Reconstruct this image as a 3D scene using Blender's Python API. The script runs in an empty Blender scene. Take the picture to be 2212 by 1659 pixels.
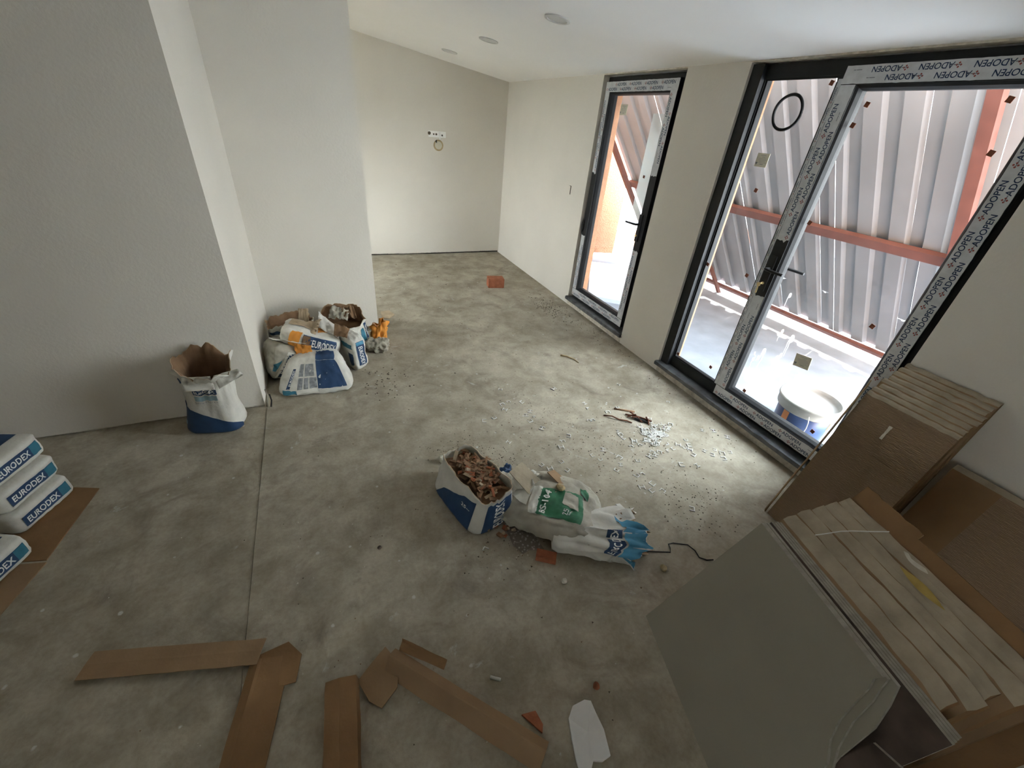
import bpy, bmesh, math, random
from mathutils import Vector, Matrix, noise

random.seed(7)
SC = bpy.context.scene
COL = SC.collection

# ------------------------------------------------------------------ camera
cam_d = bpy.data.cameras.new('camera')
cam = bpy.data.objects.new('camera', cam_d)
COL.objects.link(cam)
cam_d.sensor_width = 36.0
cam_d.lens = 890.93 / 2212.0 * 36.0
cam_d.clip_start = 0.02
_r = Vector((0.91398972, -0.39686859, 0.08436888))
_u = Vector((0.1477958, 0.51931007, 0.84170865))
_f = Vector((0.37786134, 0.75684369, -0.53329957))
cam.matrix_world = Matrix(((_r.x, _u.x, -_f.x, 0.0), (_r.y, _u.y, -_f.y, 0.0),
                           (_r.z, _u.z, -_f.z, 1.75), (0, 0, 0, 1)))
SC.camera = cam

# ------------------------------------------------------------------ sky, sun, exposure
world = bpy.data.worlds.new('sky')
SC.world = world
world.use_nodes = True
wn = world.node_tree.nodes
wl = world.node_tree.links
wn.clear()
# hazy bright sky, paler towards the horizon
tcn = wn.new('ShaderNodeTexCoord')
sep = wn.new('ShaderNodeSeparateXYZ')
rmp = wn.new('ShaderNodeValToRGB')
rmp.color_ramp.elements[0].position = 0.0
rmp.color_ramp.elements[0].color = (0.97, 0.98, 1.0, 1)
rmp.color_ramp.elements[1].position = 0.9
rmp.color_ramp.elements[1].color = (0.80, 0.89, 1.0, 1)
bgn = wn.new('ShaderNodeBackground')
bgn.inputs['Strength'].default_value = 11.0
out = wn.new('ShaderNodeOutputWorld')
wl.new(tcn.outputs['Generated'], sep.inputs[0])
wl.new(sep.outputs['Z'], rmp.inputs[0])
wl.new(rmp.outputs[0], bgn.inputs[0])
wl.new(bgn.outputs[0], out.inputs[0])

sun_d = bpy.data.lights.new('sun', 'SUN')
sun_d.energy = 26.0
sun_d.angle = math.radians(1.2)
sun_d.color = (1.0, 0.96, 0.90)
sun = bpy.data.objects.new('sun', sun_d)
COL.objects.link(sun)
_sd = Vector((-math.cos(math.radians(12.5)), -0.30, -math.sin(math.radians(12.5))))
sun.rotation_euler = _sd.to_track_quat('-Z', 'Y').to_euler()
sun.location = (9, 2, 6)

SC.view_settings.view_transform = 'Standard'
SC.view_settings.look = 'None'
SC.view_settings.exposure = 1.6
SC.view_settings.gamma = 1.0
SC.view_settings.use_curve_mapping = False
SC.cycles.use_denoising = True
SC.cycles.max_bounces = 14
SC.cycles.diffuse_bounces = 8
SC.cycles.transparent_max_bounces = 16
SC.cycles.sample_clamp_indirect = 6.0

# ------------------------------------------------------------------ materials
MATS = {}
def _nodes(name):
    m = bpy.data.materials.new(name)
    m.use_nodes = True
    nt = m.node_tree
    b = nt.nodes.get('Principled BSDF')
    MATS[name] = m
    return m, nt, b

def flat(name, col, rough=0.7, spec=0.3, metal=0.0, var=0.0, scale=8.0, bump=0.0, bscale=40.0):
    """plain material with a little procedural tonal variation and fine relief"""
    m, nt, b = _nodes(name)
    b.inputs['Roughness'].default_value = rough
    b.inputs['Specular IOR Level'].default_value = spec
    b.inputs['Metallic'].default_value = metal
    c4 = (*col, 1)
    tc = nt.nodes.new('ShaderNodeTexCoord')
    n = nt.nodes.new('ShaderNodeTexNoise')
    n.inputs['Scale'].default_value = scale
    n.inputs['Detail'].default_value = 6
    nt.links.new(tc.outputs['Object'], n.inputs['Vector'])
    r = nt.nodes.new('ShaderNodeValToRGB')
    r.color_ramp.elements[0].position = 0.3
    r.color_ramp.elements[1].position = 0.7
    r.color_ramp.elements[0].color = tuple(x * (1 - var) for x in col) + (1,)
    r.color_ramp.elements[1].color = tuple(min(1, x * (1 + var)) for x in col) + (1,)
    nt.links.new(n.outputs['Fac'], r.inputs[0])
    nt.links.new(r.outputs[0], b.inputs['Base Color'])
    if bump:
        n2 = nt.nodes.new('ShaderNodeTexNoise')
        n2.inputs['Scale'].default_value = bscale
        n2.inputs['Detail'].default_value = 5
        nt.links.new(tc.outputs['Object'], n2.inputs['Vector'])
        bp = nt.nodes.new('ShaderNodeBump')
        bp.inputs['Strength'].default_value = bump
        bp.inputs['Distance'].default_value = 0.01
        nt.links.new(n2.outputs['Fac'], bp.inputs['Height'])
        nt.links.new(bp.outputs[0], b.inputs['Normal'])
    return m

flat('plaster', (0.685, 0.65, 0.588), 0.85, 0.2, var=0.03, scale=2.0, bump=0.12, bscale=60)
flat('ceiling_paint', (0.93, 0.925, 0.91), 0.85, 0.2, var=0.015, scale=1.5, bump=0.05, bscale=40)
flat('plaster_raw', (0.56, 0.52, 0.44), 0.9, 0.1, var=0.25, scale=30, bump=0.5, bscale=60)
flat('gap_dark', (0.07, 0.065, 0.06), 0.95, 0.05, var=0.4, scale=40)
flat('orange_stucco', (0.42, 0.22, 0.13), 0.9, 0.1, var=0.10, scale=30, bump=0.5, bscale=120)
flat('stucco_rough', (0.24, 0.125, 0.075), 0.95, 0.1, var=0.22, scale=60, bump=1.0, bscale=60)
flat('terrace_concrete', (0.20, 0.222, 0.255), 0.65, 0.4, var=0.2, scale=3, bump=0.1, bscale=30)
flat('bounce_paving', (0.55, 0.54, 0.51), 0.8, 0.2, var=0.1, scale=2)
flat('black_frame', (0.014, 0.0145, 0.016), 0.5, 0.25, var=0.1, scale=20)
flat('black_rubber', (0.012, 0.012, 0.013), 0.6, 0.3)
flat('tape_film', (0.56, 0.57, 0.585), 0.5, 0.4, var=0.10, scale=25)
flat('navy_ink', (0.012, 0.03, 0.085), 0.6, 0.2)
flat('red_ink', (0.30, 0.06, 0.045), 0.6, 0.2)
flat('grey_ink', (0.20, 0.21, 0.23), 0.6, 0.2)
flat('white_ink', (0.78, 0.78, 0.77), 0.6, 0.2)
flat('galv_sheet', (0.192, 0.225, 0.255), 0.42, 0.45, metal=0.0, var=0.10, scale=3)
flat('red_oxide', (0.125, 0.058, 0.050), 0.7, 0.3, var=0.18, scale=10)
flat('sill_stone', (0.085, 0.09, 0.092), 0.5, 0.4, var=0.5, scale=14, bump=0.2, bscale=30)
flat('brass', (0.75, 0.60, 0.32), 0.3, 0.5, metal=0.9)
flat('label_paper', (0.60, 0.57, 0.46), 0.7, 0.2, var=0.05)
flat('cork_pad', (0.20, 0.075, 0.045), 0.85, 0.1, var=0.2, scale=80)
flat('paint_white', (0.80, 0.80, 0.79), 0.5, 0.3)
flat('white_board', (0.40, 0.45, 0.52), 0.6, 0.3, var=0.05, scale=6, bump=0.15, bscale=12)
flat('galv_wire', (0.55, 0.55, 0.55), 0.35, 0.5, metal=0.8)
flat('lamp_trim', (0.62, 0.62, 0.60), 0.5, 0.4)

def glass_mat():
    m, nt, b = _nodes('pane_glass')
    nt.nodes.remove(b)
    o = nt.nodes['Material Output']
    tr = nt.nodes.new('ShaderNodeBsdfTransparent')
    tr.inputs[0].default_value = (0.94, 0.96, 0.95, 1)
    gl = nt.nodes.new('ShaderNodeBsdfGlossy')
    gl.inputs['Roughness'].default_value = 0.03
    lw = nt.nodes.new('ShaderNodeLayerWeight')
    lw.inputs[0].default_value = 0.5
    pw = nt.nodes.new('ShaderNodeMath'); pw.operation = 'POWER'; pw.inputs[1].default_value = 5.0
    nt.links.new(lw.outputs['Facing'], pw.inputs[0])
    fr = nt.nodes.new('ShaderNodeMath'); fr.operation = 'MULTIPLY_ADD'
    fr.inputs[1].default_value = 0.96; fr.inputs[2].default_value = 0.03
    nt.links.new(pw.outputs[0], fr.inputs[0])
    mx = nt.nodes.new('ShaderNodeMixShader')
    nt.links.new(fr.outputs[0], mx.inputs[0])
    nt.links.new(tr.outputs[0], mx.inputs[1])
    nt.links.new(gl.outputs[0], mx.inputs[2])
    nt.links.new(mx.outputs[0], o.inputs[0])
glass_mat()

def splash_mat():
    m, nt, b = _nodes('paint_splash')
    o = nt.nodes['Material Output']
    b.inputs['Base Color'].default_value = (0.8, 0.8, 0.79, 1)
    tl = nt.nodes.new('ShaderNodeBsdfTranslucent'); tl.inputs[0].default_value = (0.92, 0.92, 0.92, 1)
    a = nt.nodes.new('ShaderNodeMixShader'); a.inputs[0].default_value = 0.75
    nt.links.new(b.outputs[0], a.inputs[1]); nt.links.new(tl.outputs[0], a.inputs[2]); nt.links.new(a.outputs[0], o.inputs[0])
splash_mat()

def overlay_mat():
    m, nt, b = _nodes('pale_overlay')
    o = nt.nodes['Material Output']
    b.inputs['Base Color'].default_value = (0.80, 0.84, 0.80, 1)
    b.inputs['Roughness'].default_value = 0.4
    tl = nt.nodes.new('ShaderNodeBsdfTranslucent')
    tl.inputs[0].default_value = (0.85, 0.9, 0.86, 1)
    tr = nt.nodes.new('ShaderNodeBsdfTransparent')
    a = nt.nodes.new('ShaderNodeMixShader'); a.inputs[0].default_value = 0.5
    c = nt.nodes.new('ShaderNodeMixShader'); c.inputs[0].default_value = 0.55
    nt.links.new(b.outputs[0], a.inputs[1]); nt.links.new(tl.outputs[0], a.inputs[2])
    nt.links.new(a.outputs[0], c.inputs[1]); nt.links.new(tr.outputs[0], c.inputs[2])
    nt.links.new(c.outputs[0], o.inputs[0])
overlay_mat()

def floor_mat():
    m, nt, b = _nodes('screed')
    L = nt.links.new
    N = nt.nodes.new
    tc = N('ShaderNodeTexCoord')
    def noise_(scale, detail, rough=0.6, dist=0.0):
        n = N('ShaderNodeTexNoise')
        n.inputs['Scale'].default_value = scale
        n.inputs['Detail'].default_value = detail
        n.inputs['Roughness'].default_value = rough
        n.inputs['Distortion'].default_value = dist
        L(tc.outputs['Object'], n.inputs['Vector'])
        return n
    def ramp(src, p0, c0, p1, c1):
        r = N('ShaderNodeValToRGB')
        r.color_ramp.elements[0].position = p0; r.color_ramp.elements[0].color = (*c0, 1)
        r.color_ramp.elements[1].position = p1; r.color_ramp.elements[1].color = (*c1, 1)
        L(src.outputs['Fac'], r.inputs[0])
        return r
    def mix(a, bb, fac, mode='MIX'):
        x = N('ShaderNodeMix'); x.data_type = 'RGBA'; x.blend_type = mode
        if isinstance(fac, float): x.inputs[0].default_value = fac
        else: L(fac, x.inputs[0])
        L(a, x.inputs[6]); 
        if isinstance(bb, tuple): x.inputs[7].default_value = (*bb, 1)
        else: L(bb, x.inputs[7])
        return x.outputs[2]
    big = ramp(noise_(1.1, 5, 0.62, 0.6), 0.35, (0.36, 0.32, 0.248), 0.68, (0.52, 0.475, 0.385))
    mid = ramp(noise_(6.0, 6, 0.65, 0.3), 0.36, (0.62, 0.605, 0.57), 0.62, (1, 1, 1))
    c = mix(big.outputs[0], mid.outputs[0], 0.75, 'MULTIPLY')
    fine = ramp(noise_(60, 4, 0.6), 0.35, (0.82, 0.81, 0.79), 0.6, (1, 1, 1))
    c = mix(c, fine.outputs[0], 0.6, 'MULTIPLY')
    dirt = ramp(noise_(3.1, 7, 0.7, 0.8), 0.53, (0, 0, 0), 0.75, (0.85, 0.85, 0.85))
    c = mix(c, (0.17, 0.145, 0.115), dirt.outputs[0])
    # pale plaster smears
    sm = ramp(noise_(4.3, 6, 0.7, 1.2), 0.64, (0, 0, 0), 0.72, (0.75, 0.75, 0.75))
    c = mix(c, (0.55, 0.545, 0.52), sm.outputs[0])
    sp = N('ShaderNodeTexVoronoi'); sp.inputs['Scale'].default_value = 9.0
    L(tc.outputs['Object'], sp.inputs['Vector'])
    nz = noise_(30, 3)
    ad = N('ShaderNodeMath'); ad.operation = 'MULTIPLY_ADD'
    L(nz.outputs['Fac'], ad.inputs[0]); ad.inputs[1].default_value = 0.22
    L(sp.outputs['Distance'], ad.inputs[2])
    r2 = N('ShaderNodeValToRGB')
    r2.color_ramp.elements[0].position = 0.15; r2.color_ramp.elements[0].color = (0.8, 0.8, 0.8, 1)
    r2.color_ramp.elements[1].position = 0.185; r2.color_ramp.elements[1].color = (0, 0, 0, 1)
    L(ad.outputs[0], r2.inputs[0])
    c = mix(c, (0.57, 0.565, 0.54), r2.outputs[0])
    L(c, b.inputs['Base Color'])
    b.inputs['Roughness'].default_value = 0.8
    b.inputs['Specular IOR Level'].default_value = 0.2
    bp = N('ShaderNodeBump'); bp.inputs['Strength'].default_value = 0.25; bp.inputs['Distance'].default_value = 0.01
    n3 = noise_(22, 8, 0.65)
    L(n3.outputs['Fac'], bp.inputs['Height']); L(bp.outputs[0], b.inputs['Normal'])
floor_mat()

# ------------------------------------------------------------------ mesh helpers
class MB:
    """collects polygons (with a material slot each) and links them as one mesh object"""
    def __init__(self):
        self.v = []; self.f = []; self.m = []; self.names = []
    def slot(self, name):
        if name not in self.names: self.names.append(name)
        return self.names.index(name)
    def poly(self, pts, mat):
        i = len(self.v); self.v += [tuple(p) for p in pts]
        self.f.append(tuple(range(i, i + len(pts)))); self.m.append(self.slot(mat))
    def mesh(self, vs, fs, mat):
        i = len(self.v); self.v += [tuple(p) for p in vs]; s = self.slot(mat)
        for f in fs:
            self.f.append(tuple(i + k for k in f)); self.m.append(s)
    def box(self, x0, x1, y0, y1, z0, z1, mat, faces=None):
        vs = [(x0,y0,z0),(x1,y0,z0),(x1,y1,z0),(x0,y1,z0),(x0,y0,z1),(x1,y0,z1),(x1,y1,z1),(x0,y1,z1)]
        fs = [(3,2,1,0),(4,5,6,7),(0,1,5,4),(2,3,7,6),(1,2,6,5),(3,0,4,7)]
        self.mesh(vs, fs, mat)
    def hexa(self, p, mat):
        """p: 4 bottom points, 4 top points"""
        self.mesh(p, [(3,2,1,0),(4,5,6,7),(0,1,5,4),(1,2,6,5),(2,3,7,6),(3,0,4,7)], mat)
    def prism(self, base, off, mat):
        """polygon base swept by the vector off"""
        n = len(base); off = Vector(off)
        top = [Vector(b) + off for b in base]
        fs = [tuple(range(n))[::-1], tuple(range(n, 2*n))] + [(i, (i+1) % n, n + (i+1) % n, n + i) for i in range(n)]
        self.mesh(list(base) + top, fs, mat)
    def tube(self, pts, r, mat, n=8, caps=True):
        pts = [Vector(p) for p in pts]; rs = r if isinstance(r, (list, tuple)) else [r] * len(pts)
        i0 = len(self.v); s = self.slot(mat); up = Vector((0, 0, 1))
        for k, p in enumerate(pts):
            d = (pts[min(k+1, len(pts)-1)] - pts[max(k-1, 0)]).normalized()
            a = d.cross(up)
            if a.length < 1e-3: a = d.cross(Vector((1, 0, 0)))
            a.normalize(); b = a.cross(d)
            for j in range(n):
                t = 2 * math.pi * j / n
                self.v.append(tuple(p + (a * math.cos(t) + b * math.sin(t)) * rs[k]))
        for k in range(len(pts) - 1):
            for j in range(n):
                self.f.append((i0+k*n+j, i0+k*n+(j+1) % n, i0+(k+1)*n+(j+1) % n, i0+(k+1)*n+j)); self.m.append(s)
        if caps:
            self.f.append(tuple(i0 + j for j in range(n))[::-1]); self.m.append(s)
            e = i0 + (len(pts)-1)*n
            self.f.append(tuple(e + j for j in range(n))); self.m.append(s)
    def lathe(self, prof, c, mat, n=32):
        i0 = len(self.v); s = self.slot(mat)
        for (r, z) in prof:
            for j in range(n):
                t = 2*math.pi*j/n
                self.v.append((c[0]+r*math.cos(t), c[1]+r*math.sin(t), c[2]+z))
        for k in range(len(prof)-1):
            for j in range(n):
                self.f.append((i0+k*n+j, i0+k*n+(j+1) % n, i0+(k+1)*n+(j+1) % n, i0+(k+1)*n+j)); self.m.append(s)
    def ring_yz(self, o, i, x0, x1, mat):
        """rectangular frame in the wall plane: o, i = (y0, y1, z0, z1) outer and inner, mitred corners"""
        oy0, oy1, oz0, oz1 = o; iy0, iy1, iz0, iz1 = i
        O = [(oy0,oz0),(oy1,oz0),(oy1,oz1),(oy0,oz1)]; I = [(iy0,iz0),(iy1,iz0),(iy1,iz1),(iy0,iz1)]
        for k in range(4):
            a, b = O[k], O[(k+1) % 4]; c, d = I[(k+1) % 4], I[k]
            self.hexa([(x1,*a),(x1,*b),(x1,*c),(x1,*d),(x0,*a),(x0,*b),(x0,*c),(x0,*d)], mat)
    def build(self, name, parent=None, smooth=False, origin=None):
        me = bpy.data.meshes.new(name)
        vs = self.v
        if origin is not None:
            o = Vector(origin); vs = [tuple(Vector(p) - o) for p in vs]
        me.from_pydata(vs, [], self.f)
        for n in self.names: me.materials.append(MATS[n])
        me.polygons.foreach_set('material_index', self.m)
        if smooth: me.polygons.foreach_set('use_smooth', [True] * len(me.polygons))
        me.update()
        ob = bpy.data.objects.new(name, me)
        COL.objects.link(ob)
        if origin is not None: ob.location = origin
        if parent is not None:
            ob.parent = parent
            ob.matrix_parent_inverse = Matrix.Translation(parent.location).inverted() if parent.rotation_euler.to_quaternion().angle < 1e-6 else parent.matrix_basis.inverted()
        return ob

def tag(o, label, cat, group=None, kind=None):
    if label: o['label'] = label
    if cat: o['category'] = cat
    if group: o['group'] = group
    if kind: o['kind'] = kind
    return o

def thing(name, label, cat, loc=(0, 0, 0), group=None, kind=None):
    e = bpy.data.objects.new(name, None)
    e.empty_display_size = 0.1
    COL.objects.link(e)
    e.location = loc
    return tag(e, label, cat, group, kind)

def structure(o, label, cat):
    return tag(o, label, cat, kind='structure')

_TXT = {}
def text2d(s, bold=0.0, spacing=1.0):
    """flat outline mesh of a word: unit cap height, origin at its lower left; returns verts2d, faces, width"""
    key = (s, bold, spacing)
    if key in _TXT: return _TXT[key]
    cu = bpy.data.curves.new('word', 'FONT')
    cu.body = s; cu.size = 1.0; cu.offset = bold; cu.resolution_u = 3; cu.space_character = spacing
    ob = bpy.data.objects.new('word', cu)
    COL.objects.link(ob)
    dg = bpy.context.evaluated_depsgraph_get()
    me = bpy.data.meshes.new_from_object(ob.evaluated_get(dg))
    vs = [(v.co.x, v.co.y) for v in me.vertices]; fs = [tuple(p.vertices) for p in me.polygons]
    bpy.data.objects.remove(ob); bpy.data.curves.remove(cu); bpy.data.meshes.remove(me)
    x0 = min(v[0] for v in vs); x1 = max(v[0] for v in vs); y0 = min(v[1] for v in vs); y1 = max(v[1] for v in vs)
    h = y1 - y0
    vs = [((x - x0) / h, (y - y0) / h) for x, y in vs]
    _TXT[key] = (vs, fs, (x1 - x0) / h)
    return _TXT[key]

# ------------------------------------------------------------------ the room shell
XR = 2.586            # inner face of the window wall
def zc(x): return 2.192 + 0.141 * (XR - x)     # sloped ceiling

m = MB()
m.box(-0.4785, XR + 0.02, -4.2, 6.30, -0.12, 0.0, 'screed')
m.box(-3.6, -0.4808, -4.2, 6.30, -0.12, -0.004, 'screed')
m.box(-3.6, XR, -4.2, 6.30, -0.16, -0.121, 'gap_dark')
structure(m.build('floor'), 'dusty grey concrete screed floor littered with debris', 'floor')

m = MB()
a, b = -3.7, 2.95
m.hexa([(a,-4.3,zc(a)),(b,-4.3,zc(b)),(b,6.4,zc(b)),(a,6.4,zc(a)),
        (a,-4.3,zc(a)+0.2),(b,-4.3,zc(b)+0.2),(b,6.4,zc(b)+0.2),(a,6.4,zc(a)+0.2)], 'ceiling_paint')
structure(m.build('ceiling'), 'white sloping plastered ceiling with recessed spots', 'ceiling')

N0, N1 = 2.892, 3.942      # narrow door opening
B0, B1 = 0.815, 2.347      # wide door opening
HD, SI = 2.183, 0.062      # door head, underside of sill
m = MB()
def leaf(x0, x1, mat, top):
    for (y0, y1) in ((-4.2, B0), (B1, N0), (N1, 6.30)):
        m.box(x0, x1, y0, y1, 0.0, top, mat)
    for (y0, y1) in ((B0, B1), (N0, N1)):
        m.box(x0, x1, y0, y1, 0.0, SI, 'plaster_raw' if mat == 'plaster' else mat)
        m.box(x0, x1, y0, y1, HD, top, 'plaster_raw' if mat == 'plaster' else mat)
leaf(XR, 2.705, 'plaster', zc(XR))
structure(m.build('wall_right'), 'white plastered wall with two black framed glazed doors', 'wall')
m = MB()
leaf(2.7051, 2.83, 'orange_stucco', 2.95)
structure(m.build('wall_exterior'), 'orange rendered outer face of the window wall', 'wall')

def wall_y(name, x0, x1, y, th, label, gap=0.014):
    """wall facing -y whose plaster stops a little above the floor"""
    m = MB()
    n = 40
    top0, top1 = zc(x0), zc(x1)
    m.hexa([(x0,y,gap),(x1,y,gap),(x1,y+th,gap),(x0,y+th,gap),(x0,y,top0),(x1,y,top1),(x1,y+th,top1),(x0,y+th,top0)], 'plaster')
    m.box(x0 + 0.03, x1 - (0.03 if x1 < XR - 0.1 else 0), y + 0.03, y + th - 0.03, -0.01, gap + 0.001, 'gap_dark')
    # ragged lower edge of the plaster
    w = (x1 - x0) / n
    for k in range(n):
        d = max(0.0, 0.004 + 0.011 * noise.noise(Vector((k * 0.23 + x0, y, 3))))
        m.box(x0 + k*w, x0 + (k+1)*w, y - 0.0005, y + 0.03, gap - d, gap + 0.001, 'plaster_raw')
    return structure(m.build(name), label, 'wall')
wall_y('wall_far', -3.6, XR, 6.144, 0.15, 'far end wall, white plaster with electrical outlets', 0.024)
m = MB()
YA, YN, XA, XC = 2.700, 3.780, -0.494, 0.405
wall_y('wall_left', -3.6, XA, YA, 0.25, 'shaded grey plastered wall on the left', 0.008)
wall_y('wall_niche', -2.15, XC, YN, 0.18, 'white plastered wall behind the heap of cement bags', 0.012)
m = MB()
m.hexa([(XA-0.2,YA+0.25,0),(XA,YA+0.25,0),(XA,YN,0),(XA-0.2,YN,0),
        (XA-0.2,YA+0.25,zc(XA-0.2)),(XA,YA+0.25,zc(XA)),(XA,YN,zc(XA)),(XA-0.2,YN,zc(XA-0.2))], 'plaster')
structure(m.build('wall_return'), 'bright side of the wall corner beside the cement bags', 'wall')
# alcove behind the niche wall, lit by its own window on the left
m = MB()
AX = -1.2
for (y0, y1, z0, z1) in ((YN+0.18, 4.45, 0, 2.73), (5.45, 6.144, 0, 2.73), (4.45, 5.45, 0, 0.30), (4.45, 5.45, 1.45, 2.73)):
    m.box(AX - 0.25, AX, y0, y1, z0, z1, 'plaster')
structure(m.build('wall_alcove'), 'hidden alcove wall with a window', 'wall')
m = MB()
m.ring_yz((4.45, 5.45, 0.30, 1.45), (4.50, 5.40, 0.35, 1.40), AX - 0.16, AX - 0.10, 'black_frame')
w3 = structure(m.build('window_3'), 'window of the hidden alcove', 'window')
m = MB(); m.box(AX-0.135, AX-0.128, 4.50, 5.40, 0.35, 1.40, 'pane_glass'); m.build('pane', w3)
m = MB(); m.box(-9, -3.9, -6, 9, -0.2, -0.05, 'bounce_paving'); m.box(-3.9, -1.46, 3.0, 9, -0.2, -0.05, 'bounce_paving')  # unseen ground, made pale to bounce light up to the ceiling
structure(m.build('ground_side'), 'unseen ground left of the camera, made pale to bounce light in', 'ground')
# behind the camera
m = MB()
m.box(-3.7, XR + 0.3, -4.3, -4.2, -0.1, 3.2, 'plaster')
structure(m.build('wall_back'), 'wall behind the camera', 'wall')
m = MB()
FILL_WIN = (-3.5, -2.6, 1.15, 2.10)  # added window opening out of view, sized to let in fill light
for (y0, y1, z0, z1) in ((-4.2, FILL_WIN[0], -0.1, 3.2), (FILL_WIN[1], YA, -0.1, 3.2), (FILL_WIN[0], FILL_WIN[1], -0.1, FILL_WIN[2]), (FILL_WIN[0], FILL_WIN[1], FILL_WIN[3], 3.2)):
    m.box(-3.85, -3.6, y0, y1, z0, z1, 'plaster')
structure(m.build('wall_side'), 'side wall left of the camera', 'wall')

m = MB()
m.ring_yz(FILL_WIN, (FILL_WIN[0]+.07, FILL_WIN[1]-.07, FILL_WIN[2]+.07, FILL_WIN[3]-.07), -3.76, -3.70, 'black_frame')
m.box(-3.76, -3.70, -3.08, -3.02, FILL_WIN[2]+.07, FILL_WIN[3]-.07, 'black_frame')
fill_win = structure(m.build('fill_window'), 'unseen window added in the side wall to let in fill light', 'window')
m = MB(); m.box(-3.735, -3.728, FILL_WIN[0]+.07, FILL_WIN[1]-.07, FILL_WIN[2]+.07, FILL_WIN[3]-.07, 'pane_glass'); m.build('pane', fill_win)

# sills
for nm, (y0, y1), lab in (('trim_1', (N0, N1), 'dark stained stone sill under the narrow door'),
                          ('trim_2', (B0, B1), 'dark stained stone sill under the wide door')):
    m = MB()
    n = 24; top = 0.096; bot = SI + 0.001
    front = []
    for k in range(n + 1):
        y = y0 - 0.012 + (y1 - y0 + 0.024) * k / n
        front.append((2.553 + 0.006 * noise.noise(Vector((y * 9, 1, 0))), y))
    # chipped front edge
    for k in range(n):
        (xa, ya), (xb, yb) = front[k], front[k+1]
        c0 = 0.004 + 0.006 * noise.noise(Vector((ya * 14, 5, 0))); c1 = 0.004 + 0.006 * noise.noise(Vector((yb * 14, 5, 0)))
        m.poly([(xa, ya, bot), (xa, ya, top - abs(c0)), (xb, yb, top - abs(c1)), (xb, yb, bot)], 'sill_stone')
        m.poly([(xa, ya, top - abs(c0)), (xa + 0.012, ya, top), (xb + 0.012, yb, top), (xb, yb, top - abs(c1))], 'sill_stone')
        m.poly([(xa, ya, bot), (xb, yb, bot), (XR, yb, bot), (XR, ya, bot)], 'sill_stone')
    yi0, yi1 = y0 + 0.001, y1 - 0.001
    for k in range(n):
        (xa, ya), (xb, yb) = front[k], front[k+1]
        m.poly([(xa + 0.012, ya, top), (2.584, ya, top), (2.584, yb, top), (xb + 0.012, yb, top)], 'sill_stone')
    m.box(2.584, 2.83, yi0, yi1, bot, top, 'sill_stone')
    structure(m.build(nm), lab, 'sill')

# ------------------------------------------------------------------ doors
SF = 2.616    # face of the sash
PG = 2.656    # pane
def logo(mb, fn, s, w, h, mat):
    """small four-petal mark"""
    for (dx, dy) in ((0, .33), (0, -.33), (.33, 0), (-.33, 0)):
        cx, cy = s + dx * h, w + dy * h
        mb.poly([fn(cx - .2*h, cy), fn(cx, cy - .2*h), fn(cx + .2*h, cy), fn(cx, cy + .2*h)], mat)

def tape(door, p0, d, length, wd, width, flip=1, miter=(0, 0), torn=(0, 0), x=SF - 0.0012, skip=()):
    """white protective film strip with printed rows, on the inner face of the sash
    p0=(y,z) start, d=(dy,dz) direction of the print, wd=(dy,dz) across (towards letter tops)"""
    fn = lambda s, w, e=0.0: (x - e, p0[0] + d[0]*s + wd[0]*w, p0[1] + d[1]*s + wd[1]*w)
    n = max(4, int(length / 0.02)); lo, hi = [], []
    sd = random.random() * 50
    for k in range(n + 1):
        t = k / n
        jl = 0.0022 * noise.noise(Vector((k * .7, sd, 0))); jh = 0.0022 * noise.noise(Vector((k * .7, sd + 9, 0)))
        s_lo = miter[0] * 0 + length * t; s_hi = length * t
        lo.append((s_lo, jl)); hi.append((s_hi, width + jh))
    # mitred or torn ends
    def endshift(w, side):
        if torn[side]: return 0.022 * noise.noise(Vector((w * 60, sd + 3, side * 7))) + 0.012 * noise.noise(Vector((w * 160, sd, side)))
        return miter[side] * (w / width)
    rows = 6
    grid = []
    for k in range(n + 1):
        t = k / n; r_ = []
        for j in range(rows + 1):
            w = lo[k][1] + (hi[k][1] - lo[k][1]) * j / rows
            s0 = endshift(w, 0); s1 = length - endshift(w, 1)
            r_.append((s0 + (s1 - s0) * t, w))
        grid.append(r_)
    mb = MB()
    for k in range(n):
        for j in range(rows):
            q = [grid[k][j], grid[k+1][j], grid[k+1][j+1], grid[k][j+1]]
            bul = [0.0006 * noise.noise(Vector((a * 30, b * 60, sd))) for a, b in q]
            mb.poly([fn(a, b, 0.0006 + e) for (a, b), e in zip(q, bul)], 'tape_film')
    tp = mb.build('protective_tape', door)
    mb = MB()
    h = width * 0.31; pitch = h * 8.6
    vs, fs, tw = text2d('ADOPEN', 0.012, 1.0)
    for row, (w0, off) in enumerate(((0.11, 0.0), (0.56, pitch * 0.38))):
        s = 0.012 - off
        while s < length:
            a0 = s + h * 1.3
            if a0 > 0.035 and a0 + tw * h < length - 0.03:
                mb.mesh([fn(a0 + vx * h, (w0 * width) + vy * h, 0.0019) for vx, vy in vs], fs, 'navy_ink')
                logo(mb, lambda a, b: fn(a, b, 0.0019), s + h * 0.6, w0 * width + h * .5, h * .95, 'red_ink')
                for q in ((tw*h + 2.1*h, 1.1), (tw*h + 3.3*h, .5)):
                    if a0 + q[0] + q[1]*h < length - 0.02:
                        c = w0*width + h*.45
                        mb.poly([fn(a0+q[0], c - .07*h, .0019), fn(a0+q[0]+q[1]*h, c - .07*h, .0019), fn(a0+q[0]+q[1]*h, c + .07*h, .0019), fn(a0+q[0], c + .07*h, .0019)], 'grey_ink')
            s += pitch
    if mb.f: tag(mb.build('lettering', tp), None, None, kind='stuff')
    return tp

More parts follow.
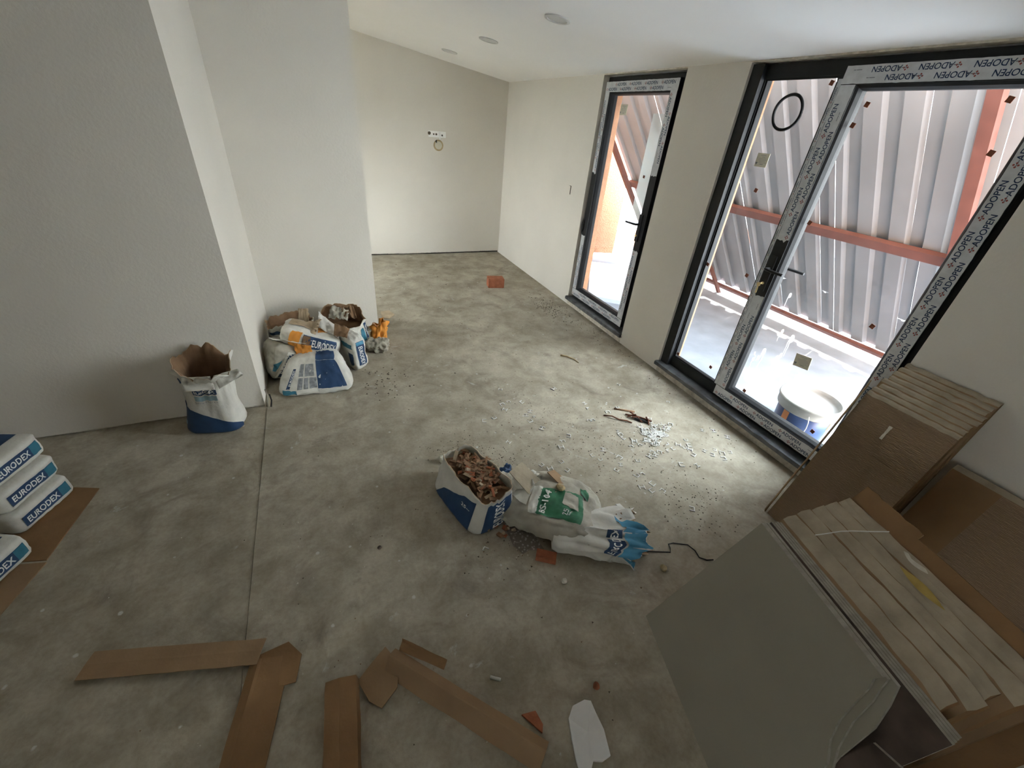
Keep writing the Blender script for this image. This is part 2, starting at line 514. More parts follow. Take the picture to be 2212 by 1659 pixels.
def sash(door, o, wd):
    oy0, oy1, oz0, oz1 = o
    i = (oy0 + wd, oy1 - wd, oz0 + wd, oz1 - wd)
    m = MB(); m.ring_yz(o, i, SF, 2.69, 'black_frame'); m.build('sash', door)
    b = 0.022
    g = (i[0] + b, i[1] - b, i[2] + b, i[3] - b)
    m = MB()
    O = [(i[0],i[2]),(i[1],i[2]),(i[1],i[3]),(i[0],i[3])]; I = [(g[0],g[2]),(g[1],g[2]),(g[1],g[3]),(g[0],g[3])]
    for k in range(4):
        a, c = O[k], O[(k+1) % 4]; d, e = I[(k+1) % 4], I[k]
        mid = lambda p, q: (p[0]*.45+q[0]*.55, p[1]*.45+q[1]*.55)
        m.poly([(SF+.004,*a),(SF+.004,*c),(SF+.014,*mid(c,d)),(SF+.014,*mid(a,e))], 'black_frame')
        m.poly([(SF+.014,*mid(a,e)),(SF+.014,*mid(c,d)),(PG-.003,*d),(PG-.003,*e)], 'black_frame')
        m.poly([(PG-.003,*e),(PG-.003,*d),(PG+.03,*d),(PG+.03,*e)], 'black_rubber')
    m.build('glazing_bead', door)
    m = MB(); m.box(PG, PG + 0.006, g[0]-.004, g[1]+.004, g[2]-.004, g[3]+.004, 'pane_glass'); m.build('pane', door)
    return i, g

def lever(door, y, z, out_len, key=True, inner_dir=-1):
    m = MB()
    m.box(SF - 0.012, SF - 0.0012, y - 0.019, y + 0.019, z - 0.125, z + 0.10, 'black_rubber')
    pl_ = m.build('handle_plate', door)
    m = MB()
    m.tube([(SF - .012, y, z + .02), (SF - .05, y, z + .02), (SF - .058, y + inner_dir * .012, z + .02), (SF - .06, y + inner_dir * .13, z + .018)], [.009, .009, .0095, .008], 'black_rubber', 10)
    m.build('lever', pl_)
    m = MB()
    m.tube([(2.69, y, z + .02), (2.74, y, z + .02), (2.748, y + inner_dir * .012, z + .02), (2.75, y + inner_dir * .135, z + .02)], [.009, .009, .0095, .0085], 'black_rubber', 10)
    m.build('outer_lever', door)
    if key:
        m = MB()
        m.tube([(SF - .024, y + .003, z - .075), (SF - .012, y + .003, z - .075)], .0085, 'brass', 12)
        m.build('lock_cylinder', pl_)

def flatpiece(name, door, y0, y1, z0, z1, mat, x=PG - 0.0022, th=0.002, rot=0.0, lines=None):
    m = MB(); cy, cz = (y0+y1)/2, (z0+z1)/2; c, s = math.cos(rot), math.sin(rot)
    P = lambda y, z, xx: (xx, cy + (y-cy)*c - (z-cz)*s, cz + (y-cy)*s + (z-cz)*c)
    m.hexa([P(y0,z0,x+th),P(y1,z0,x+th),P(y1,z1,x+th),P(y0,z1,x+th),P(y0,z0,x),P(y1,z0,x),P(y1,z1,x),P(y0,z1,x)], mat)
    o = m.build(name, door)
    if lines:
        m = MB()
        for (a, b, zz, h) in lines:
            ya, yb = y1 - (y1-y0)*a, y1 - (y1-y0)*b; zt = z0 + (z1-z0)*zz
            m.poly([P(ya,zt,x-.0006),P(yb,zt,x-.0006),P(yb,zt+h,x-.0006),P(ya,zt+h,x-.0006)], 'grey_ink')
        # small warning triangle
        ya = y1 - (y1-y0)*.12; zt = z0 + (z1-z0)*.12; k = .010
        m.poly([P(ya+k,zt+k*1.6,x-.0006),P(ya-k,zt+k*1.6,x-.0006),P(ya,zt,x-.0006)], 'grey_ink')
        tag(m.build('print', o), None, None, kind='stuff')
    return o
LBL = [(.3,.75,.82,.0018),(.45,.7,.70,.0016),(.2,.85,.60,.0014),(.2,.9,.50,.0014),(.3,.8,.40,.0014),(.3,.95,.30,.0014),(.4,.7,.18,.003)]

# narrow door
d1 = thing('door_1', 'narrow black framed glazed door with torn protective film', 'door', (2.66, 3.41, 0.096), kind='structure')
m = MB(); m.ring_yz((N0 + .004, N1 - .003, 0.097, 2.172), (3.01, 3.885, 0.16, 2.11), 2.646, 2.704, 'black_frame'); m.build('frame', d1)
so = (2.974, 3.921, 0.127, 2.138); W_ = 0.080
si, sg = sash(d1, so, W_)
tape(d1, (so[1], so[3] - W_), (-1, 0), so[1]-so[0], (0, 1), W_ - .004, miter=(-0.0, 0.0))
tape(d1, (so[1], so[2]), (-1, 0), so[1]-so[0], (0, 1), W_ - .004)
tape(d1, (so[1] - W_ + .014, 1.40), (0, 1), so[3]-W_-1.40, (1, 0), W_ - .016, torn=(1, 0))
tape(d1, (so[1] - W_ + .014, so[2] + W_), (0, 1), .80-so[2]-W_, (1, 0), W_ - .016, torn=(0, 1))
tape(d1, (so[0] + W_ - .004, so[3] - W_), (0, -1), so[3]-W_-1.48, (-1, 0), W_ - .006, torn=(0, 1))
tape(d1, (so[0] + W_ - .004, .86), (0, -1), .86-so[2]-W_, (-1, 0), W_ - .006, torn=(1, 0))
m = MB()
pts = [(3.925, .80), (3.935, .90), (3.915, .965), (3.905, .93), (3.90, .86)]
m.prism([(SF-.012, y, z) for y, z in pts], (.004, 0, 0), 'black_rubber'); m.build('loose_film', d1)
lever(d1, 3.035, 1.07, .13, inner_dir=1, key=True)
flatpiece('paper_label', d1, 3.60, 3.70, 1.89, 1.97, 'label_paper', lines=LBL)
flatpiece('cork_pad', d1, 3.166, 3.188, 1.441, 1.463, 'cork_pad', rot=.2)
flatpiece('cork_pad', d1, 3.068, 3.086, .285, .303, 'cork_pad', rot=.2)
m = MB(); m.box(PG + .0075, PG + .0085, sg[0], 3.247, 1.05, 1.911, 'pale_overlay'); m.build('pale_overlay', d1)  # pale translucent sheet just outside the pane

# wide door: fixed light and an opening sash
d2 = thing('door_2', 'wide black framed glazed door, fixed light beside an opening sash', 'door', (2.66, 1.58, 0.096), kind='structure')
m = MB()
m.ring_yz((B0 + .004, B1 - .003, 0.097, 2.176), (0.905, 2.255, 0.178, 2.108), 2.640, 2.704, 'black_frame')
m.box(2.640, 2.704, 1.715, 1.800, 0.178, 2.108, 'black_frame')
m.box(2.604, 2.640, 2.262, B1 - .003, 0.097, 2.176, 'black_frame')
m.build('frame', d2)
m = MB(); m.box(PG, PG + .006, 1.797, 2.258, 0.175, 2.111, 'pane_glass'); m.build('fixed_pane', d2)
m = MB(); m.ring_yz((1.800, 2.255, 0.178, 2.108), (1.812, 2.243, 0.190, 2.096), 2.648, PG, 'black_rubber'); m.build('glazing_bead', d2)
so = (0.853, 1.762, 0.127, 2.140); W_ = 0.080
si, sg2 = sash(d2, so, W_)
tape(d2, (so[0], so[3]), (1, 0), so[1]-so[0], (0, -1), W_ - .004)
tape(d2, (so[1], so[2]), (-1, 0), so[1]-so[0], (0, 1), W_ - .004)
tape(d2, (so[1] - W_ + .002, so[2] + W_), (0, 1), .925-so[2]-W_, (1, 0), W_ - .004, torn=(0, 1))
tape(d2, (so[1] - W_ + .002, 1.275), (0, 1), so[3]-W_-1.275, (1, 0), W_ - .004, torn=(1, 0))
tape(d2, (so[0] + .002, so[2] + W_), (0, 1), so[3]-so[2]-2*W_, (1, 0), W_ - .004)
tape(d2, (1.765, .19), (0, 1), 1.90, (1, 0), .034, x=2.6388)
lever(d2, 1.722, 1.085, .13, inner_dir=-1)
flatpiece('paper_label', d2, 2.05, 2.137, 1.645, 1.722, 'label_paper', lines=LBL)
flatpiece('paper_label', d2, 1.256, 1.353, .605, .685, 'label_paper', rot=-.12, lines=LBL)
for (y, z) in ((2.059,1.513),(1.841,2.076),(1.635,1.889),(1.61,1.98),(1.066,2.0),(1.023,1.812),(1.632,1.402),(2.235,.976),(1.892,1.003),(2.228,.214),(1.891,.274),(1.071,.991),(1.565,.261),(1.055,.279)):
    flatpiece('cork_pad', d2, y-.0115, y+.0115, z-.0115, z+.0115, 'cork_pad', rot=.25)
# black cable ring stuck to the fixed pane
m = MB()
ring = []
for k in range(41):
    t = 2*math.pi*k/40
    ring.append((PG - .010 - .002*math.sin(3*t), 2.033 + .088*math.cos(t), 1.938 + .088*math.sin(t)))
m.tube(ring, .0085, 'black_rubber', 8, caps=False)
m2 = m.build('rubber_ring', None, True)
tag(m2, 'black rubber ring stuck high on the left glass pane', 'ring')
# key hanging in the lock
m = MB()
def disc_(m, y, z, r, x, th, mat, n=16):
    m.prism([(x, y + r*math.cos(2*math.pi*k/n), z + r*math.sin(2*math.pi*k/n)) for k in range(n)], (th, 0, 0), mat)
disc_(m, 1.735, 1.000, .0135, SF - .036, .002, 'brass')
m.prism([(SF-.036, 1.7395, .992), (SF-.036, 1.7305, .992), (SF-.036, 1.7275, .945), (SF-.036, 1.735, .940), (SF-.036, 1.738, .950)], (.002, 0, 0), 'brass')
m.tube([(SF-.036, 1.735, 1.008), (SF-.028, 1.726, 1.010), (SF-.024, 1.725, 1.010)], .003, 'brass', 6)
tag(m.build('door_key'), 'small brass key hanging below the black door handle', 'key')
# paint splashes and runs on the big pane
def splat(y, z, w, h, runs):
    m = MB(); n = 18; x = PG - .0016
    pts = []
    for k in range(n):
        t = 2*math.pi*k/n
        rr = 1 + .12*noise.noise(Vector((math.cos(t)*2, math.sin(t)*2, y*9)))
        pts.append((x, y + w*rr*math.cos(t), z + h*rr*math.sin(t)))
    m.prism(pts, (.0012, 0, 0), 'paint_splash')
    for (dy, ln, wdt) in runs:
        k = max(3, int(ln/.02)); L_, R_ = [], []
        for j in range(k+1):
            t = j/k; yy = y + dy + .008*noise.noise(Vector((t*4, y*20, dy*50))) ; zz = z - h*.6 - ln*t; ww = wdt*(1 - .55*t)
            L_.append((x + .0002, yy + ww, zz)); R_.append((x + .0002, yy - ww, zz))
        m.prism(L_ + R_[::-1], (.001, 0, 0), 'paint_splash')
    m.build('paint_splash', d2)
splat(1.555, .584, .012, .028, ((-.004, .32, .0032), (.008, .05, .002)))
splat(1.454, .570, .015, .040, ((.012, .30, .0034), (-.006, .29, .003), (-.03, .08, .0028)))
splat(1.36, .535, .012, .032, ((.012, .09, .003), (-.004, .07, .0025)))
splat(1.291, .548, .007, .016, ((.002, .05, .002),))
splat(1.441, .615, .009, .020, ((.004, .05, .002),))
splat(1.603, .500, .008, .016, ((.004, .15, .002),))
splat(1.575, .530, .006, .018, ((.004, .02, .002),))
splat(1.61, .545, .005, .012, ((-.012, .04, .002),))
splat(1.425, .745, .013, .028, ((.0, .11, .003), (.012, .11, .002)))
splat(1.50, .76, .008, .018, ((.006, .06, .002),))
splat(1.555, .985, .008, .016, ((.004, .07, .002),))

# ------------------------------------------------------------------ terrace outside
m = MB()
m.box(2.831, 9.5, -5.0, 9.0, -0.12, 0.0, 'terrace_concrete')
structure(m.build('ground_terrace'), 'pale concrete terrace outside the glazed doors', 'terrace')
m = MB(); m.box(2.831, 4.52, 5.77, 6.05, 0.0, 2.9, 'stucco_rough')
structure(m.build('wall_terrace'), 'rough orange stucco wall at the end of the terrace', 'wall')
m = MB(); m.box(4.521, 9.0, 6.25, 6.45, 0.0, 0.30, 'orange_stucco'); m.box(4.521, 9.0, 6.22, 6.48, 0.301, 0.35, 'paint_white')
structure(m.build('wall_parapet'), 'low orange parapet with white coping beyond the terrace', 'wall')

# leaning screen of corrugated metal sheets on a red steel frame
SD = Vector((-0.619, 0, 0.784)); SN = Vector((-0.784, 0, -0.619))   # up the slope, towards the house
def SP(s, y, n=0.0): return Vector((5.17, y, 0)) + SD * s + SN * n
scr = thing('metal_sheet_screen', 'leaning screen of corrugated metal sheets on red steel bars', 'screen', (5.17, 2.3, 0))
def sheet(y0, y1, s0, s1, holes):
    m = MB(); pitch = 0.245; prof = ((0, 0), (.055, 0), (.075, .032), (.165, .032), (.185, 0), (.245, 0))
    ys = []; y = y0
    while y < y1 - 1e-4:
        for k in range(5):
            a, b = prof[k], prof[k+1]
            ya, yb = y + a[0], min(y + b[0], y1)
            if ya >= y1: break
            segs = [(s0, s1)]
            if k == 2:
                hs = [h for h in holes if abs(h[0] - (ya+yb)/2) < .05]
                for (hy, hsz) in hs:
                    segs = [(s0, hsz - .008), (hsz + .008, s1)]
                    yc = (ya+yb)/2
                    m.poly([SP(hsz-.008, ya, -a[1]), SP(hsz-.008, yc-.010, -a[1]), SP(hsz+.008, yc-.010, -a[1]), SP(hsz+.008, ya, -a[1])], 'galv_sheet')
                    m.poly([SP(hsz-.008, yc+.010, -a[1]), SP(hsz-.008, yb, -a[1]), SP(hsz+.008, yb, -a[1]), SP(hsz+.008, yc+.010, -a[1])], 'galv_sheet')
            for (sa, sb) in segs:
                n = max(1, int((sb - sa) / .5))
                for q in range(n):
                    u0, u1 = sa + (sb-sa)*q/n, sa + (sb-sa)*(q+1)/n
                    dent = lambda u, yy: .006*noise.noise(Vector((u*2.1, yy*1.7, 4)))
                    m.poly([SP(u0, ya, -a[1]+dent(u0,ya)), SP(u0, yb, -b[1]+dent(u0,yb)), SP(u1, yb, -b[1]+dent(u1,yb)), SP(u1, ya, -a[1]+dent(u1,ya))], 'galv_sheet')
        y += pitch
    return m.build('corrugated_sheet', scr)
HS = 0.50 / 0.784
y = 5.30
while y > 1.2:
    hl = []
    for k in range(4):
        if random.random() < .25: hl.append((y - .98 + .245*k + .12, HS + random.uniform(-.012, .012)))
    sheet(max(y - .98 + .0008, 1.12), y - .0004, 0.137, 3.12, hl)
    y -= .98
def bar(name, a, b, w, h, n0):
    """square steel bar on the slope from (s,y) a to b; w wide, h deep, its back n0 in front of the sheet"""
    m = MB()
    (s0, y0), (s1, y1) = a, b
    if abs(y1 - y0) > abs(s1 - s0):
        P = [(s0-w/2, y0), (s0+w/2, y0), (s1+w/2, y1), (s1-w/2, y1)]
    else:
        P = [(s0, y0-w/2), (s1, y1-w/2), (s1, y1+w/2), (s0, y0+w/2)]
    m.hexa([SP(s, yy, n0) for s, yy in P] + [SP(s, yy, n0+h) for s, yy in P], 'red_oxide')
    return m.build(name, scr)
bar('bottom_rail', (0.108, 1.10), (0.108, 5.32), .05, .04, .006)
bar('middle_rail', (1.50, 1.10), (1.50, 5.32), .09, .04, .006)
bar('top_rail', (3.07, 1.10), (3.07, 5.32), .09, .04, .006)
for yy in (5.31, 1.44):
    bar('rafter', (0.0, yy), (3.12, yy), .07, .05, .047)
# short brace near the foot
m = MB(); m.hexa([(4.98,3.86,0),(5.03,3.86,0),(5.03,3.90,0),(4.98,3.90,0),(4.88,4.07,.33),(4.93,4.07,.33),(4.93,4.11,.33),(4.88,4.11,.33)], 'red_oxide'); m.build('brace', scr)

# ------------------------------------------------------------------ materials of the loose things
flat('bag_paper', (0.60, 0.585, 0.53), 0.65, 0.3, var=0.14, scale=9, bump=0.35, bscale=26)
flat('bag_grey', (0.36, 0.335, 0.275), 0.75, 0.2, var=0.25, scale=9, bump=0.35, bscale=26)
flat('bag_navy', (0.022, 0.055, 0.125), 0.55, 0.35, var=0.22, scale=14)
flat('bag_teal', (0.035, 0.16, 0.225), 0.55, 0.35, var=0.15, scale=14)
flat('bag_blue', (0.06, 0.24, 0.38), 0.55, 0.35, var=0.15, scale=14)
flat('bag_green', (0.035, 0.15, 0.075), 0.6, 0.3, var=0.25, scale=16)
flat('bag_sky', (0.28, 0.40, 0.46), 0.6, 0.3, var=0.2, scale=16)
flat('bag_text', (0.78, 0.78, 0.75), 0.6, 0.2)
flat('bag_small_print', (0.25, 0.26, 0.27), 0.7, 0.2, var=0.35, scale=55)
flat('kraft', (0.21, 0.13, 0.075), 0.85, 0.15, var=0.22, scale=12, bump=0.3, bscale=25)
flat('kraft_pale', (0.42, 0.33, 0.225), 0.85, 0.15, var=0.2, scale=12, bump=0.3, bscale=25)
flat('orange_paper', (0.66, 0.27, 0.05), 0.7, 0.25, var=0.12, scale=12, bump=0.3, bscale=22)
flat('cardboard', (0.285, 0.19, 0.11), 0.85, 0.15, var=0.12, scale=7, bump=0.12, bscale=60)
flat('cardboard_deep', (0.235, 0.14, 0.07), 0.85, 0.15, var=0.14, scale=7, bump=0.12, bscale=60)
flat('cardboard_pale', (0.375, 0.318, 0.235), 0.88, 0.12, var=0.16, scale=14, bump=0.3, bscale=50)
flat('tape_brown', (0.22, 0.13, 0.06), 0.4, 0.4, var=0.08, scale=8)
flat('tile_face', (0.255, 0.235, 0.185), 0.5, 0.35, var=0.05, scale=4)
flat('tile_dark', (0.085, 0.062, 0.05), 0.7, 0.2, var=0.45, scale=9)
flat('tile_edge', (0.34, 0.315, 0.265), 0.8, 0.2, var=0.2, scale=40, bump=0.3, bscale=120)
flat('brick_red', (0.36, 0.135, 0.075), 0.9, 0.1, var=0.2, scale=25, bump=0.4, bscale=60)
flat('wood_chip', (0.25, 0.145, 0.085), 0.85, 0.15, var=0.3, scale=40)
flat('clip_plastic', (0.66, 0.655, 0.62), 0.5, 0.35, var=0.08, scale=20)
flat('foam_white', (0.70, 0.69, 0.68), 0.6, 0.3, var=0.05, scale=8)
flat('rust', (0.13, 0.055, 0.035), 0.9, 0.1, var=0.4, scale=30)
flat('dirt_dark', (0.11, 0.09, 0.07), 0.95, 0.05, var=0.4, scale=40)
flat('crumb_pale', (0.58, 0.55, 0.47), 0.9, 0.1, var=0.15, scale=40)
flat('crumb_ochre', (0.42, 0.33, 0.19), 0.9, 0.1, var=0.2, scale=40)
flat('cable_black', (0.018, 0.017, 0.016), 0.6, 0.3)
flat('bucket_navy', (0.018, 0.045, 0.13), 0.35, 0.5, var=0.15, scale=9)
flat('bucket_rim', (0.36, 0.36, 0.33), 0.5, 0.35, var=0.06, scale=9)
flat('plaster_dry', (0.27, 0.27, 0.26), 0.9, 0.1, var=0.1, scale=14)
flat('label_orange', (0.62, 0.20, 0.05), 0.6, 0.3, var=0.1, scale=20)
flat('box_yellow', (0.42, 0.31, 0.10), 0.85, 0.1, var=0.2, scale=20)

def ripple_mat():
    m, nt, b = _nodes('carton_ripple')
    L = nt.links.new; N = nt.nodes.new
    b.inputs['Roughness'].default_value = 0.85
    b.inputs['Specular IOR Level'].default_value = 0.15
    tc = N('ShaderNodeTexCoord'); mp = N('ShaderNodeMapping')
    mp.inputs['Scale'].default_value = (1, 1, 2.6)
    L(tc.outputs['Object'], mp.inputs[0])
    w = N('ShaderNodeTexWave'); w.bands_direction = 'Z'
    w.inputs['Scale'].default_value = 22; w.inputs['Distortion'].default_value = 3.5; w.inputs['Detail'].default_value = 2
    w.inputs['Detail Scale'].default_value = 2.5
    L(mp.outputs[0], w.inputs[0])
    r = N('ShaderNodeValToRGB')
    r.color_ramp.elements[0].color = (0.21, 0.145, 0.095, 1); r.color_ramp.elements[1].color = (0.29, 0.205, 0.135, 1)
    L(w.outputs['Fac'], r.inputs[0]); L(r.outputs[0], b.inputs['Base Color'])
    bp = N('ShaderNodeBump'); bp.inputs['Strength'].default_value = 0.35; bp.inputs['Distance'].default_value = 0.004
    L(w.outputs['Fac'], bp.inputs['Height']); L(bp.outputs[0], b.inputs['Normal'])
ripple_mat()

def speckle_mat():
    m, nt, b = _nodes('terrazzo')
    L = nt.links.new; N = nt.nodes.new
    tc = N('ShaderNodeTexCoord'); v = N('ShaderNodeTexVoronoi'); v.inputs['Scale'].default_value = 70
    L(tc.outputs['Object'], v.inputs['Vector'])
    r = N('ShaderNodeValToRGB')
    r.color_ramp.elements[0].position = .15; r.color_ramp.elements[0].color = (0.42, 0.40, 0.36, 1)
    r.color_ramp.elements[1].position = .45; r.color_ramp.elements[1].color = (0.17, 0.14, 0.115, 1)
    L(v.outputs['Distance'], r.inputs[0]); L(r.outputs[0], b.inputs['Base Color'])
    b.inputs['Roughness'].default_value = 0.7
speckle_mat()

def nz(a, b=0.0, c=0.0): return noise.noise(Vector((a, b, c)))
def rotz(deg): return Matrix.Rotation(math.radians(deg), 3, 'Z')

# ------------------------------------------------------------------ sacks
class Panels:
    """several printed patches of one sack, each linked as a part of its own"""
    def __init__(self): self.list = []
    def new(self):
        self.list.append(MB()); return self.list[-1]
    def build(self, name, parent, smooth=True):
        for q in self.list: weld(q.build(name, parent, smooth))

class Pillow:
    """full or slumped paper sack: rounded box with creases. faces: top bot front back left right"""
    AX = {'top': lambda s, t: (s, t, 1), 'bot': lambda s, t: (s, -t, -1), 'front': lambda s, t: (s, -1, t),
          'back': lambda s, t: (-s, 1, t), 'right': lambda s, t: (1, s, t), 'left': lambda s, t: (-1, -s, t)}
    def __init__(self, half, loc, rot, k=6.0, crease=0.008, seed=0.0, deform=None, pinch=0.25):
        self.h = half; self.loc = Vector(loc); self.R = rot; self.k = k; self.cr = crease; self.sd = seed
        self.deform = deform; self.pinch = pinch
    def P(self, face, s, t, off=0.0):
        x, y, z = self.AX[face](s, t)
        k = self.k
        r = (abs(x)**k + abs(y)**k + abs(z)**k) ** (1.0 / k)
        x, y, z = x/r, y/r, z/r
        a, b, c = self.h
        n = Vector((math.copysign(abs(x)**(k-1), x)/a, math.copysign(abs(y)**(k-1), y)/b, math.copysign(abs(z)**(k-1), z)/c)).normalized()
        cz = c * (1 - self.pinch * max(abs(x), abs(y))**4)
        p = Vector((x*a, y*b, z*cz))
        q = p * 9.0
        d = self.cr * (nz(q.x, q.y, q.z + self.sd) + .6 * (0.5 - abs(nz(q.x*2.3 + 5, q.y*2.3, q.z*2.3 + self.sd)) * 2) + .35 * (0.4 - abs(nz(q.x*5 + 9, q.y*5, q.z*5 + self.sd)) * 2))
        p = p + n * (d + off)
        if self.deform: p = self.deform(p)
        return self.R @ p + self.loc
    def body(self, name, parent, mat='bag_paper', n=26):
        m = MB()
        for f in self.AX:
            for i in range(n):
                for j in range(n):
                    c = lambda q: -1 + 2*q/n
                    m.poly([self.P(f, c(i), c(j)), self.P(f, c(i+1), c(j)), self.P(f, c(i+1), c(j+1)), self.P(f, c(i), c(j+1))], mat)
        return weld(m.build(name, parent, True))
    def quad(self, m, face, pts, mat, off=0.0022, n=10):
        """printed patch: four (s,t) corners"""
        if isinstance(m, Panels): m = m.new()
        (a, b, c, d) = [Vector(p) for p in pts]
        def uv(i, j):
            u, v = i/n, j/n
            p = a*(1-u)*(1-v) + b*u*(1-v) + c*u*v + d*(1-u)*v
            return self.P(face, p.x, p.y, off)
        for i in range(n):
            for j in range(n):
                m.poly([uv(i, j), uv(i+1, j), uv(i+1, j+1), uv(i, j+1)], mat)
    def word(self, m, face, s, at, du, dv, mat, off=0.0042, bold=0.02, sp=1.0):
        """word whose baseline starts at (s,t)=at, runs along du over its full width, letter height dv"""
        vs, fs, w = text2d(s, bold, sp)
        at, du, dv = Vector(at), Vector(du), Vector(dv)
        out_ = []
        for vx, vy in vs:
            p = at + du * (vx / w) + dv * vy
            out_.append(self.P(face, p.x, p.y, off))
        m.mesh(out_, fs, mat)

class Sack:
    """open sack: rounded-rectangle tube with a torn rim, kraft paper inside"""
    def __init__(self, a, b, h, loc, rot, top=(0.9, 0.9), k=3.6, lean=(0, 0), flare=0.0, jag=0.06, crease=0.014, seed=0.0, waist=0.0, deform=None, tilt=0.0):
        self.tilt = tilt
        self.a, self.b, self.h, self.loc, self.R = a, b, h, Vector(loc), rot
        self.top, self.k, self.lean, self.flare, self.jag, self.cr, self.sd, self.waist, self.deform = top, k, lean, flare, jag, crease, seed, waist, deform
    def rim(self, th):
        return 1 + self.jag * (nz(math.cos(th)*1.6, math.sin(th)*1.6, self.sd) * 1.6 + .7*nz(math.cos(th)*6, math.sin(th)*6, self.sd+4))
    def P(self, deg, v, off=0.0):
        th = math.radians(deg); c, s = math.cos(th), math.sin(th); k = self.k
        r = (abs(c)**k + abs(s)**k) ** (-1.0/k)
        vb = min(1.0, max(v, 0))
        A = self.a * (1 + (self.top[0]-1)*vb - self.waist*math.sin(math.pi*vb)); B = self.b * (1 + (self.top[1]-1)*vb - self.waist*math.sin(math.pi*vb))
        rd = 1.0 if v > .1 else .86 + .14*math.sqrt(max(0, 1-((.1-v)/.1)**2))
        cr = self.cr * (0.35 + vb) * (nz(c*3.5+self.sd, s*3.5, v*4.2) + .8*nz(c*8, s*8 + self.sd, v*3))
        fl = self.flare * max(0, v - .78)**2 * 12
        q = r*rd
        p = Vector(((A*q + cr + off + fl)*c, (B*q + cr + off + fl)*s, 0))
        z = self.h * v * self.rimz(th, v)
        p.z = z - fl*.25; p.x += self.lean[0]*v; p.y += self.lean[1]*v
        if self.deform: p = self.deform(p)
        return self.R @ p + self.loc
    def rimz(self, th, v): return 1 + (self.rim(th)-1 + self.tilt*math.sin(th)) * max(0, (v-.35)/.65)
    def body(self, name, parent, mat='bag_paper', fill=0.3, fillmat='kraft', nu=64, nv=16, inner='kraft'):
        m = MB()
        U = lambda i: 360.0*i/nu
        for i in range(nu):
            for j in range(nv):
                v0, v1 = j/nv, (j+1)/nv
                m.poly([self.P(U(i), v0), self.P(U(i+1), v0), self.P(U(i+1), v1), self.P(U(i), v1)], mat)
                if v1 > fill:
                    m.poly([self.P(U(i+1), max(v0, fill), -.005), self.P(U(i), max(v0, fill), -.005), self.P(U(i), v1, -.005), self.P(U(i+1), v1, -.005)], inner)
            m.poly([self.P(U(i), 1), self.P(U(i+1), 1), self.P(U(i+1), 1, -.005), self.P(U(i), 1, -.005)], 'kraft_pale')
        bc = self.R @ Vector((0, 0, 0.0)) + self.loc
        fc = Vector((0, 0, 0))
        for i in range(nu): fc += self.P(U(i), fill, -.005)
        fc /= nu
        for i in range(nu):
            m.poly([self.P(U(i+1), 0), self.P(U(i), 0), bc], mat)
            m.poly([self.P(U(i), fill, -.005), self.P(U(i+1), fill, -.005), fc], fillmat)
        return weld(m.build(name, parent, True))
    def quad(self, m, pts, mat, off=0.0035, n=12):
        if isinstance(m, Panels): m = m.new()
        (a, b, c, d) = [Vector(p) for p in pts]
        def uv(i, j):
            u, v = i/n, j/n
            p = a*(1-u)*(1-v) + b*u*(1-v) + c*u*v + d*(1-u)*v
            return self.P(p.x, p.y, off)
        for i in range(n):
            for j in range(n):
                m.poly([uv(i, j), uv(i+1, j), uv(i+1, j+1), uv(i, j+1)], mat)
    def word(self, m, s, at, du, dv, mat, off=0.006, bold=0.02):
        vs, fs, w = text2d(s, bold, 1.0)
        at, du, dv = Vector(at), Vector(du), Vector(dv)
        m.mesh([self.P(*(at + du*(vx/w) + dv*vy), off) for vx, vy in vs], fs, mat)

def weld(o, d=0.0004):
    bm = bmesh.new(); bm.from_mesh(o.data)
    bmesh.ops.remove_doubles(bm, verts=bm.verts, dist=d)
    bm.to_mesh(o.data); bm.free()
    return o

def sheet_piece(name, corners, mat, parent=None, n=(14, 8), wave=0.01, freq=6.0, th=0.0012, seed=0.0, ragged=0.0):
    """thin crumpled sheet spanned by four 3D corners, with real thickness"""
    a, b, c, d = [Vector(p) for p in corners]
    nrm = (b-a).cross(d-a).normalized()
    m = MB(); nu, nv = n
    def pt(i, j, o):
        u, v = i/nu, j/nv
        if ragged:
            v = min(1, max(0, v)) ; v = v*(1 - ragged*abs(nz(u*7, seed, 2))) if v > .99 else v
            u = u*(1 - ragged*abs(nz(v*7, seed, 5))) if u > .99 else u
        p = a*(1-u)*(1-v) + b*u*(1-v) + c*u*v + d*(1-u)*v
        return p + nrm*(wave*(nz(u*freq*.6+seed, v*freq*.4, seed) + .5*nz(u*freq, v*freq+seed, 3)) + o)
    for i in range(nu):
        for j in range(nv):
            m.poly([pt(i,j,th), pt(i+1,j,th), pt(i+1,j+1,th), pt(i,j+1,th)], mat)
            m.poly([pt(i,j+1,0), pt(i+1,j+1,0), pt(i+1,j,0), pt(i,j,0)], mat)
    for i in range(nu):
        m.poly([pt(i,0,0), pt(i+1,0,0), pt(i+1,0,th), pt(i,0,th)], mat); m.poly([pt(i+1,nv,0), pt(i,nv,0), pt(i,nv,th), pt(i+1,nv,th)], mat)
    for j in range(nv):
        m.poly([pt(0,j+1,0), pt(0,j,0), pt(0,j,th), pt(0,j+1,th)], mat); m.poly([pt(nu,j,0), pt(nu,j+1,0), pt(nu,j+1,th), pt(nu,j,th)], mat)
    ce = (a+b+c+d)/4
    return weld(m.build(name, parent, True, origin=None if parent else ce))

def label_bar(bag, m, face, s0, s1, t0, t1, vertical=False, flip=False):
    """navy bar with a teal end and the word in white"""
    bag.quad(m, face, [(s0,t0),(s1,t0),(s1,t1),(s0,t1)], 'bag_navy', n=12)

